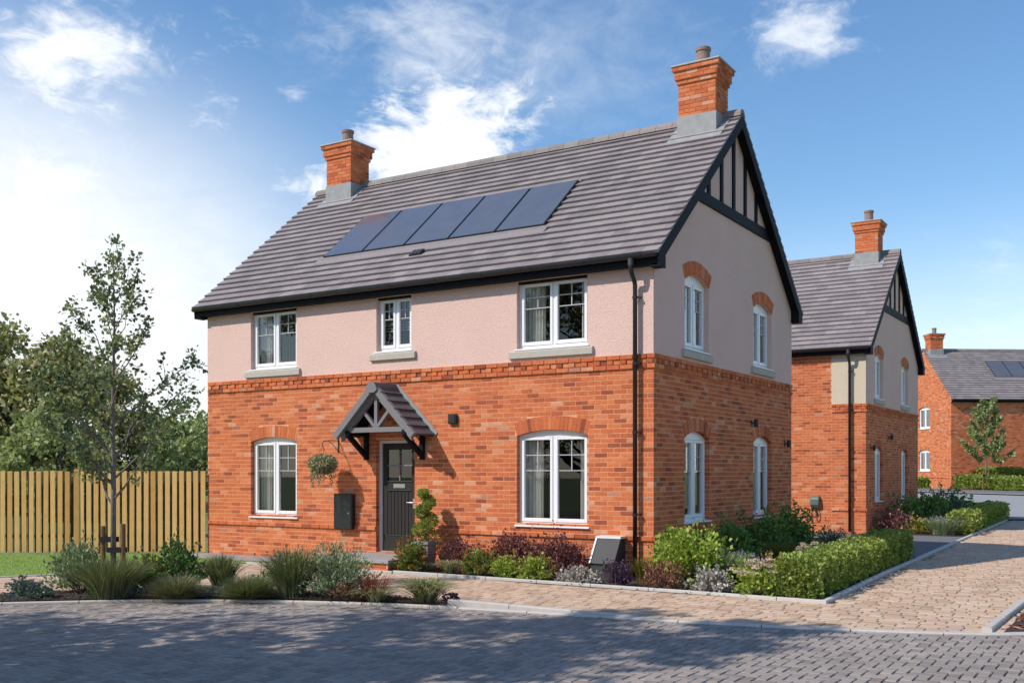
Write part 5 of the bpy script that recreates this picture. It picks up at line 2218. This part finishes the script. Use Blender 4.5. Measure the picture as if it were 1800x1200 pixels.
def sapling(label, x, y, z, H, spread, leafmat_, n_leaf, leaf, first=1.30, name='young_tree', branches=None, stakes=True):
    t = thing(name, label, 'tree', (x, y, z))
    tr = MB()
    lean = [(0, 0, -.05), (.01, 0, H * .3), (-.02, .01, H * .55), (.03, 0, H * .78), (.0, 0, H * .97)]
    tr.tube(lean, [.042, .034, .022, .012, .004], 9)
    tips = []
    for (zb, az_, rch, up) in branches:
        a0 = np.array([np.interp(zb, [0, H * .3, H * .55, H * .78, H], [0, .01, -.02, .03, 0]), 0, zb])
        b0 = a0 + np.array([math.cos(az_) * rch, math.sin(az_) * rch, up])
        r0 = .018 * (1 - zb / H) + .004
        # limbs leave low and sweep upwards
        n = 6
        pts = []
        for k in range(n + 1):
            s_ = k / n
            pts.append(a0 + (b0 - a0) * np.array([s_, s_, s_ ** 1.12]) + rng.normal(0, .018, 3) * (0 < k < n))
        tr.tube([tuple(p) for p in pts], [r0 * (1 - .85 * k / n) for k in range(n + 1)], 6, cap=False)
        Lb = np.linalg.norm(b0 - a0)
        m = max(3, int(Lb / .11))
        for k in range(m):
            s_ = rng.uniform(.28, 1.0)
            i = min(int(s_ * n), n - 1)
            p = pts[i] + (pts[i + 1] - pts[i]) * (s_ * n - i)
            d = unit((rdir(1) + np.array([[math.cos(az_), math.sin(az_), .7]]) * .9))[0]
            q = p + d * rng.uniform(.14, .34) * (1.1 - .35 * s_)
            tr.tube([tuple(p), tuple((p + q) / 2 + rng.normal(0, .01, 3)), tuple(q)], [.005, .004, .002], 4, cap=False)
            tips.append((p, q))
        tips.append((pts[-2], pts[-1] + np.array([0, 0, .05])))
    for k in range(10):
        zt = H * rng.uniform(.82, 1.0)
        p = np.array([0, 0, zt])
        q = p + np.array([*rng.normal(0, .10, 2), rng.uniform(.05, .18)])
        tr.tube([tuple(p), tuple(q)], [.004, .002], 4, cap=False)
        tips.append((p, q))
    tr.build('trunk', M_BARK, t, smooth=True)
    tips_a = np.array([a for a, b in tips])
    tips_b = np.array([b for a, b in tips])
    idx = rng.integers(0, len(tips), n_leaf)
    s_ = rng.uniform(.05, 1.12, n_leaf)[:, None]
    P = tips_a[idx] + (tips_b[idx] - tips_a[idx]) * s_ + rng.normal(0, .035, (n_leaf, 3))
    D = rdir(n_leaf) + np.array([0, 0, -.25]) + unit(tips_b[idx] - tips_a[idx]) * .6
    L = leaf * rng.uniform(.6, 1.25, n_leaf)
    leaf_mesh('crown', P, D, L, L * .36, leafmat_, t)
    if stakes:
        for sx, sy in ((-.13, -.06), (.13, .06)):
            mb = MB()
            mb.tube([(sx, sy, -.05), (sx, sy, .92 if sx < 0 else .95)], .034, 10)
            mb.build('stake', M_STAKE, t)
        for zt, a_, b_ in ((.74, (-.14, -.075), (.03, .03)), (.60, (.14, .075), (-.03, -.03))):
            mb = MB()
            c = np.array([(a_[0] + b_[0]) / 2, (a_[1] + b_[1]) / 2])
            mb.beam((a_[0], a_[1] - .04, zt), (b_[0], b_[1] - .04, zt), .012, .07)
            mb.beam((a_[0], a_[1] + .04, zt), (b_[0], b_[1] + .04, zt), .012, .07)
            mb.build('tie', M_RUBBER, t)
    return t


def big_tree(label, x, y, z, H, crown_w, mat, n, leaf, trunk_h=.3, clumps=34, name='broadleaf_tree', group=None, squash=1.0, gaps=1.0, low=0.24):
    t = thing(name, label, 'tree', (x, y, z), 0, group)
    tr = MB()
    r0 = H * .022 + .03
    top = np.array([rng.normal(0, .03) * H, rng.normal(0, .03) * H, H * .82])
    tr.tube([(0, 0, -.2), (top[0] * .2, top[1] * .2, H * .25), (top[0] * .6, top[1] * .6, H * .55), tuple(top)], [r0 * 1.25, r0, r0 * .6, r0 * .15], 9)
    cs = []
    for i in range(clumps):
        zt = rng.uniform(low, .97)
        prof = math.sin(math.pi * min(max((zt - low + .12) / (1.08 - low + .12), 0), 1)) ** .7
        a = rng.uniform(0, 6.283)
        r = crown_w / 2 * prof * rng.uniform(.35, .92) ** .7
        c = np.array([r * math.cos(a), r * math.sin(a) * squash, zt * H])
        rad = crown_w * rng.uniform(.10, .18) * gaps
        cs.append((c, rad))
        za = max(H * .18, c[2] - r * rng.uniform(.5, .95) - .3)
        za = min(za, H * .75)
        base = np.array([np.interp(za, [0, H * .25, H * .55, H * .82], [0, top[0] * .2, top[0] * .6, top[0]]),
                         np.interp(za, [0, H * .25, H * .55, H * .82], [0, top[1] * .2, top[1] * .6, top[1]]), za])
        limb(tr, base, c, r0 * .36 * (1 - za / H) + .015, .012, .05, 4, 5)
        for q in range(3):
            limb(tr, c, c + rdir(1)[0] * rad * .9, .014, .005, .05, 2, 4)
    tr.build('trunk', M_BARKD, t, smooth=True, recalc=False)
    per = n // clumps
    P, D = [], []
    for c, rad in cs:
        d = rdir(per)
        rr = rad * rng.uniform(.15, 1.15, per) ** .55 * (1 + .25 * np.sin(d[:, 0] * 7 + d[:, 2] * 5 + c[0]))
        P.append(c + d * rr[:, None] * np.array([1, 1, .75]))
        D.append(d * .6 + rdir(per) + np.array([0, 0, -.1]))
    P, D = np.concatenate(P), np.concatenate(D)
    L = leaf * rng.uniform(.55, 1.3, len(P))
    leaf_mesh('crown', P, D, L, L * .42, mat, t)
    return t


# ---- the staked young tree in the island bed
BR = [(1.5, 2.9, 1.05, .75), (1.7, 2.5, 1.15, .95), (1.62, 3.6, .95, .8), (1.9, 3.2, 1.0, 1.0), (1.18, 2.45, .98, 1.15), (1.28, -.45, 1.15, 1.30), (1.46, 3.4, .78, 1.25), (1.55, .15, 1.0, 1.05), (1.75, 1.2, .7, 1.0), (1.85, 2.75, .85, .95), (2.0, .75, 1.25, .95),
      (2.1, 4.4, .6, .9), (2.2, 3.7, .75, .9), (2.3, .35, 1.10, .95), (2.42, 2.2, .6, .9), (2.55, 5.4, .75, .8), (2.7, 3.1, .72, .85), (2.85, .7, .62, .85), (3.0, 1.9, .5, .75),
      (3.1, 3.5, .62, .8), (3.25, 5.9, .50, .75), (3.4, 2.7, .45, .7), (3.5, .5, .45, .7), (3.6, 4.2, .35, .6), (3.8, 3.3, .4, .6), (3.9, .2, .38, .6), (4.05, 2.0, .25, .5), (4.2, 5.5, .28, .45)]
ca, sa = math.cos(YAW), math.sin(YAW)
sapling('young staked tree with thin trunk and small dark leaves in the island bed', -5.50, -5.42, 0.0, 4.75, 1.3, L_SAPL, 5200, .066, branches=[(a, b + YAW, c * (.94 if a < 2.6 else .94 - .34 * min(1, (a - 2.6) / .8)), d) for a, b, c, d in BR])

# ---- island bed plants (left to right)
IZ = .02
bush('low violet flowered ground cover at the left end of the island bed', -5.98, -6.32, .72, .22, 1500, .035, L_BLUE, 'flower', 'ground_cover', .45, .3, 8, 6, wy=.45, z=IZ, tips=(L_VIOLET, 500, .026))
bush('loose silver green shrub left of the staked tree', -6.02, -5.55, .78, .66, 1900, .065, L_SILVER, lw=.22, up=.9, z=IZ, stem=16, jitter=.5)
tuft('dense fine grey green grass clump in front of the staked tree', -5.12, -5.72, .84, .56, 1500, L_BLADE, .0045, .22, .5, z=IZ)
bush('small yellow green shrub right of the staked tree', -5.25, -5.02, .46, .52, 900, .05, L_YELLOW, z=IZ, up=.6)
bush('dark green upright shrub with dark flower tips behind the left fescue mound', -5.15, -4.55, .72, .66, 1600, .06, L_DARK, lw=.26, up=.9, z=IZ, stem=14, jitter=.5, tips=(L_PLUM, 160, .045))
tuft('rounded tan green fescue mound, left one of two', -4.29, -5.36, .72, .33, 2200, L_BLADEG, .0032, .18, .30, z=IZ, dome=True)
tuft('tall spiky grass clump between the two fescue mounds', -4.30, -4.60, .56, .58, 420, L_BLADE, .007, .25, .3, z=IZ)
tuft('rounded dark green fescue mound, right one of two', -3.50, -4.88, .72, .33, 2200, L_BLADE, .0032, .18, .30, z=IZ, dome=True)
bush('tiny violet flowers between the fescue mounds', -4.0, -4.98, .34, .13, 350, .028, L_BLUE, 'flower', 'ground_cover', .45, .3, 4, 0, z=IZ, tips=(L_VIOLET, 160, .022))
tuft('tall green grass clump at the left of the big silver shrub', -3.14, -4.44, .88, .72, 640, L_BLADE, .007, .28, .3, z=IZ, flowers=(L_BLUE, 36, .03))
bush('big silver green feathery shrub in the middle of the island bed', -2.62, -4.14, 1.0, .70, 3600, .052, L_SILVER, lw=.20, up=.9, z=IZ, stem=18, jitter=.55, tips=(L_LAVEND, 120, .035))
tuft('red bladed grass clump beside the pale variegated grass', -2.02, -4.14, .74, .42, 130, L_REDBL, .005, .35, .3, z=IZ, upright=.2)
tuft('low cream striped blades under the red grass', -1.92, -4.20, .74, .24, 190, L_VARIEG, .010, .55, .2, z=IZ)
tuft('pale variegated arching grass at the right end of the island bed', -1.36, -3.90, .98, .38, 420, L_VARIEG, .010, .50, .2, z=IZ)
bush('silver green sprawling plant filling the gap behind the right fescue mound', -3.55, -4.42, .62, .36, 800, .05, L_SILVER, 'plant', 'leafy_plant', .24, .6, 5, 6, z=IZ)
bush('low violet mat between the left grass clump and the left fescue mound', -4.78, -5.48, .40, .14, 420, .03, L_BLUE, 'flower', 'ground_cover', .45, .3, 4, 0, z=IZ, tips=(L_VIOLET, 170, .022))
bush('small green shrub in front of the yellow green shrub', -4.95, -5.18, .42, .34, 620, .045, L_MID, z=IZ, up=.5)
bush('low bronze plant between the silver shrub and the red grass', -2.28, -4.28, .40, .22, 420, .04, L_REDBROWN, 'plant', 'leafy_plant', .35, .5, 4, 5, z=IZ)
bush('tiny dark leafy plant at the right tip of the island bed', -1.02, -3.84, .30, .11, 260, .035, L_PLUM, 'plant', 'ground_cover', .4, .2, 3, 0, z=IZ)

# ---- front wall bed
bush('green shrub with rusty red tips in front of the grey planter', -3.92, -.80, .50, .47, 1100, .05, L_MID, z=0, up=.6, tips=(L_RUST, 420, .05))
t = thing('square_planter', 'tall square grey planter beside the front door', 'planter', (-4.03, -.36, 0))
mb = MB()
mb.prism([(-.115, 0), (.115, 0), (.135, .47), (-.135, .47)], -.12, .12, lambda u, d, z: (u, d, z))
mb.build('pot', M_PLANTER, t, bevel=.006)
mb = MB()
for (a, b, c, d) in ((-.15, .15, -.15, -.115), (-.15, .15, .115, .15), (-.15, -.115, -.115, .115), (.115, .15, -.115, .115)):
    mb.box(a, b, c, d, .43, .485)
mb.build('rim', M_PLANTER, t)
mb = MB()
mb.box(-.114, .114, -.114, .114, .40, .455)
mb.build('soil', M_SOIL, t)
# spiral topiary
t = thing('spiral_topiary', 'spiral clipped green topiary standing in the grey planter', 'plant', (-4.03, -.36, .46))
n = 3800
u = rng.uniform(0, 1, n)
ang = u * 2 * math.pi * 2.6 + .6
cr = .13 * (1 - u * .62)
tube_r = .135 * (1 - u * .42)
d = rdir(n)
P = np.stack([cr * np.cos(ang), cr * np.sin(ang), .06 + u * .80], 1) + d * (tube_r * rng.uniform(.5, 1.05, n) ** .5)[:, None] * np.array([1, 1, .8])
leaf_mesh('foliage', P, d + rdir(n) * .6 + np.array([0, 0, .3]), .035, .014, L_HEDGE, t)
mb = MB()
mb.tube([(0, 0, 0), (0, 0, .85)], [.016, .006], 7)
mb.build('stem', M_BARKD, t)

bush('thin purple brown barberry beside the planter', -3.35, -.36, .72, .58, 700, .042, L_PURPLE, lw=.4, up=.7, stem=22, jitter=.6)
tuft('pale variegated sedge in front of the thin barberry', -3.22, -.82, .62, .30, 300, L_VARIEG, .006, .5, .2)
bush('bronze green shrub left of the two lime shrubs', -2.66, -.80, .60, .42, 1000, .05, L_MID, z=0, up=.5, tips=(L_RUST, 260, .045))
bush('lime green shrub, left one of the pair below the big window', -2.10, -.86, .42, .38, 900, .042, L_BRIGHT, up=.5)
bush('lime green shrub with orange tips, right one of the pair below the big window', -1.56, -.88, .50, .40, 1000, .045, L_BRIGHT, up=.5, tips=(L_RUST, 110, .04))
bush('purple barberry below the left half of the big window', -2.28, -.34, .95, .66, 1500, .045, L_PURPLE, lw=.42, up=.6, stem=20, jitter=.7)
bush('large purple barberry between the big window and the meter box', -1.42, -.40, 1.0, .68, 1900, .045, L_PURPLE, lw=.42, up=.6, stem=22, jitter=.7)
bush('low white silver leaved plant in front of the meter box, left side', -.72, -1.02, .74, .26, 900, .05, L_SILVW, 'plant', 'silver_plant', .45, .3, 9, 5, wy=.42)
spikes('plum purple flower spikes in front of the meter box', -.12, -.98, .56, .40, 60, L_PLUM, L_PLUM, fl=.028, base=L_PLUM)
tuft('olive feathery plant right of the meter box', .02, -.42, .42, .44, 220, L_OLIVE, .006, .3, .3, 'plant', 'feathery_plant')
bush('red brown twiggy shrub at the front corner of the bed', .58, -.98, .66, .42, 700, .05, L_REDBROWN, lw=.28, up=.8, stem=24, jitter=.6)
bush('big bright green shrub at the corner of the near house', .66, -.26, 1.12, .84, 2900, .065, L_BRIGHT, lw=.36, up=.35, stem=14, lumps=10)
# ---- side bed
bush('dark green bush under the first side window of the near house', .58, 1.75, 1.15, .82, 2600, .06, L_DARK, lw=.36, lumps=10, stem=14, tips=(L_MID, 400, .055))
bush('mid green bush between the side windows of the near house', .55, 3.35, 1.15, .92, 2600, .06, L_DARK, lw=.32, lumps=10, stem=14, tips=(L_MID, 700, .055))
bush('tall green bush at the far corner of the near house', .50, 5.1, 1.0, .92, 2600, .062, L_DARK, lw=.34, lumps=11, stem=14, tips=(L_MID, 800, .055))
bush('blue green bush behind the olive feathery plants', 1.15, 5.9, .9, .55, 1300, .05, L_BLUE, lw=.24, up=.7, lumps=8)
tuft('pale lavender clump behind the sedum flowers', 1.02, .35, .82, .46, 900, L_SILVER, .004, .15, .45, 'flower', 'lavender', flowers=(L_LAVEND, 110, .024), upright=.2)
bush('low white silver leaved plant left of the pink sedum', 1.32, -.98, .70, .32, 1000, .05, L_SILVW, 'plant', 'silver_plant', .42, .3, 9, 5, wy=.5)
sedum('pink white sedum in flower at the front of the hedge', 1.92, -.98, .68, .50, 34)
spikes('tan flower plumes behind the front sedum', 1.55, .75, .42, .48, 22, L_BRIGHT, L_TAN, fl=.03, base=L_BRIGHT)
sedum('pink white sedum in flower half hidden behind the hedge', 1.78, 2.2, .60, .52, 24)
bush('lime green leafy plant between lavender and tan plumes', 1.42, .25, .40, .32, 450, .045, L_BRIGHT, 'plant', 'leafy_plant', .4, .5, 4, 4)
tuft('olive feathery clump left of the far sedum', 1.12, 2.55, .80, .52, 420, L_OLIVE, .007, .2, .4, 'plant', 'feathery_plant', upright=.3)
tuft('olive feathery clump right of the far sedum', 1.65, 3.7, .80, .50, 420, L_OLIVE, .007, .2, .4, 'plant', 'feathery_plant', upright=.3)
tuft('olive feathery clump near the far end of the hedge', 1.75, 5.0, .70, .46, 320, L_OLIVE, .007, .2, .4, 'plant', 'feathery_plant', upright=.3)
bush('dark red leaved plant at the far end of the near hedge', 1.75, 6.1, .80, .46, 600, .055, L_PURPLE, 'plant', 'leafy_plant', .3, .8, 6, 9, tips=(L_DARK, 300, .05))
box_hedge('low clipped hedge along the kerb beside the near house', [(2.50, -1.05), (2.36, 3.0), (2.25, 6.35)], .50, .52, 17000, .044, L_HEDGE)

# ---- second house bed
t = bush('red leaved barberry at the corner of the second house', .45, 14.45, .95, .70, 900, .06, L_PINKRED, lw=.4, up=.6, stem=20, jitter=.7)
bush('gold leaved plant in front of the second house', 1.15, 14.5, .95, .40, 900, .055, L_YELLOW, 'plant', 'leafy_plant', .42, .5, 8, 10, wy=.6, tips=(L_GOLD, 420, .05))
tuft('pale silver lavender mound beside the far hedge', 1.72, 14.35, .86, .46, 900, L_SILVER, .006, .15, .5, 'flower', 'lavender', flowers=(L_LAVEND, 90, .03), upright=.2)
bush('dark green bush under the first side window of the second house', .55, 16.2, 1.3, .85, 1400, .085, L_DARK, lw=.36, lumps=10, tips=(L_MID, 300, .07))
bush('dark green bush between the side windows of the second house', .6, 18.2, 1.4, .9, 1400, .085, L_DARK, lw=.36, lumps=10, tips=(L_MID, 300, .07))
bush('blue green bush at the far corner of the second house', .7, 20.4, 1.5, 1.0, 1400, .085, L_BLUE, lw=.34, lumps=10, tips=(L_DARK, 600, .08))
bush('grey green low bush inside the far hedge corner', 1.25, 22.3, 1.2, .5, 900, .07, L_BLUE, lw=.34, lumps=8)
box_hedge('low clipped hedge along the kerb beside the second house', [(2.08, 14.3), (1.92, 19.0), (1.80, 24.6)], .50, .55, 7500, .07, L_HEDGE)
box_hedge('low clipped hedge closing the far end of the second bed', [(1.5, 24.6), (.5, 24.6), (-1.6, 24.9)], .5, .55, 3500, .08, L_DARK)

# ---- around the far house
zf = lambda x, y: rise(x, y) + .03


def far(d, px_):
    return fpt(d, px_)


a, b = far(56.0, 1690), far(50.2, 1860)
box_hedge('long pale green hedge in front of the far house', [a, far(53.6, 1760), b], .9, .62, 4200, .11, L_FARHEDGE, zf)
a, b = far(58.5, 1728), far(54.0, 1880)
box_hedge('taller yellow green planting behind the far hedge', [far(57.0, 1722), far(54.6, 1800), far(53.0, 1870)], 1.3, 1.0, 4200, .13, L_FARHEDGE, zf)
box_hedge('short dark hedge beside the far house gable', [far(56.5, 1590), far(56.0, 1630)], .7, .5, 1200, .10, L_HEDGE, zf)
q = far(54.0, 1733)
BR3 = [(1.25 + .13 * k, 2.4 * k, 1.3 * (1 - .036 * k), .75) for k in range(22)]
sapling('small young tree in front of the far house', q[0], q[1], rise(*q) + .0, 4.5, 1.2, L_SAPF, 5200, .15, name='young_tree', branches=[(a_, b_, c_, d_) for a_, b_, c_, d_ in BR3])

# ---- red leaved plants in the corner bed
tuft('red grass clump in the bark bed at the right edge', 5.45, -1.35, .5, .22, 160, L_REDBL, .006, .5, .3)

# ================================================================== trees
G1 = 'trees behind the fence'


def bt(label, d, px_, H, cw, mat, n, leaf, clumps, low):
    q = fpt(d, px_)
    return big_tree(label, q[0], q[1], -.1, H, cw, mat, n, leaf, clumps=clumps, group=G1, low=low)


bt('large leafy tree at the left edge behind the fence', 40, 25, 7.3, 6.8, L_TREE, 30000, .19, 62, .08)
bt('dark tree half out of view at the left edge behind the fence', 42, -95, 8.0, 7.0, L_TREE, 14000, .22, 44, .10)
bt('leafy tree behind the young staked tree', 40, 165, 5.6, 4.6, L_TREE, 16000, .18, 44, .06)
bt('low pale tree above the fence post', 36, 110, 3.6, 4.0, L_TREE2, 6000, .18, 26, .06)
bt('low green tree above the middle of the fence', 52, 255, 4.6, 5.0, L_TREE2, 7000, .24, 28, .05)
bt('pale green tree between the young tree and the house corner', 60, 320, 4.5, 5.0, L_TREE2, 7000, .26, 28, .05)
bt('tree just left of the house corner on the horizon', 66, 372, 5.0, 5.5, L_TREE2, 7000, .28, 28, .05)
# street trees on the near side of the road, out of the picture: they shade the road and mirror in the panes
G2 = 'street trees behind the viewer'
ST = [(-4.9, -13.4, 8.4, 6.4, 4600, 'nearest', .38), (-10.0, -16.4, 8.8, 6.5, 4800, 'second', .34), (-3.9, -12.6, 10.2, 4.0, 4600, 'slender', .58), (-4.0, -15.6, 9.6, 5.0, 4500, 'right hand', .5),
      (-15.5, -20.5, 10, 7.5, 7000, 'far left', .3), (-9.5, -25, 10.5, 7.5, 7000, 'tallest', .3), (-21, -16.5, 9, 7, 6000, 'leftmost', .3), (-3.0, -24.5, 10, 7, 6000, 'rear', .3)]
for i, (x, y, h, cw, n, nm, lo_) in enumerate(ST):
    big_tree(nm + ' street tree on the near side of the road, left of the view', x, y, -.05, h, cw, L_TREE, n, .19, clumps=30, name='street_tree', group=G2, low=lo_, gaps=.76)
G3 = 'trees across the side lawn'
for i, (x, y, h, nm) in enumerate([(17, 19, 6.5, 'nearest'), (21, 27, 7, 'second'), (18, 36, 7.5, 'third'), (24, 44, 8, 'farthest'), (27, 16, 6.5, 'rightmost')]):
    big_tree(nm + ' tree across the lawn beyond the right edge of the view', x, y, -.1, h, 6, L_TREE2, 5000, .26, clumps=26, name='lawn_tree', group=G3, low=.12)

# hanging basket in leaf
t = thing('hanging_basket', 'hanging basket of trailing pale green plants on the wall left of the door', 'basket', (-6.31, -.42, 1.62))
mb = MB()
mb.lathe([(.02, -.02), (.10, .01), (.16, .08), (.185, .16), (.175, .16), (.15, .09), (.09, .03)], 18)
mb.build('basket', M_WICKER, t)
mb = MB()
for k in range(3):
    a = k * 2.094
    mb.tube([(.18 * math.cos(a), .18 * math.sin(a), .16), (0, 0, .50)], .0035, 5)
mb.build('chain', M_LAMP, t)
n = 1500
d = rdir(n)
P = np.array([0, 0, .17]) + d * rng.uniform(.3, 1.05, n)[:, None] ** .6 * np.array([.25, .25, .17])
leaf_mesh('foliage', P, d + rdir(n) * .8, .045, .017, L_SILVER, t)
n = 260
a = rng.uniform(0, 6.283, n)
leaf_mesh('blossom', np.stack([.22 * np.cos(a), .22 * np.sin(a), rng.uniform(.1, .32, n)], 1), rdir(n), .035, .015, L_PINKW, t)
P = []
for k in range(16):
    a = rng.uniform(0, 6.283)
    ln = rng.uniform(.12, .42)
    for s in np.linspace(0, 1, 26):
        P.append((.20 * math.cos(a) + rng.normal(0, .015), .20 * math.sin(a) + rng.normal(0, .015), .10 - ln * s))
leaf_mesh('trailing_stems', np.array(P), rdir(len(P)) + np.array([0, 0, -.6]), .038, .014, L_SILVER, t, kind='stuff')
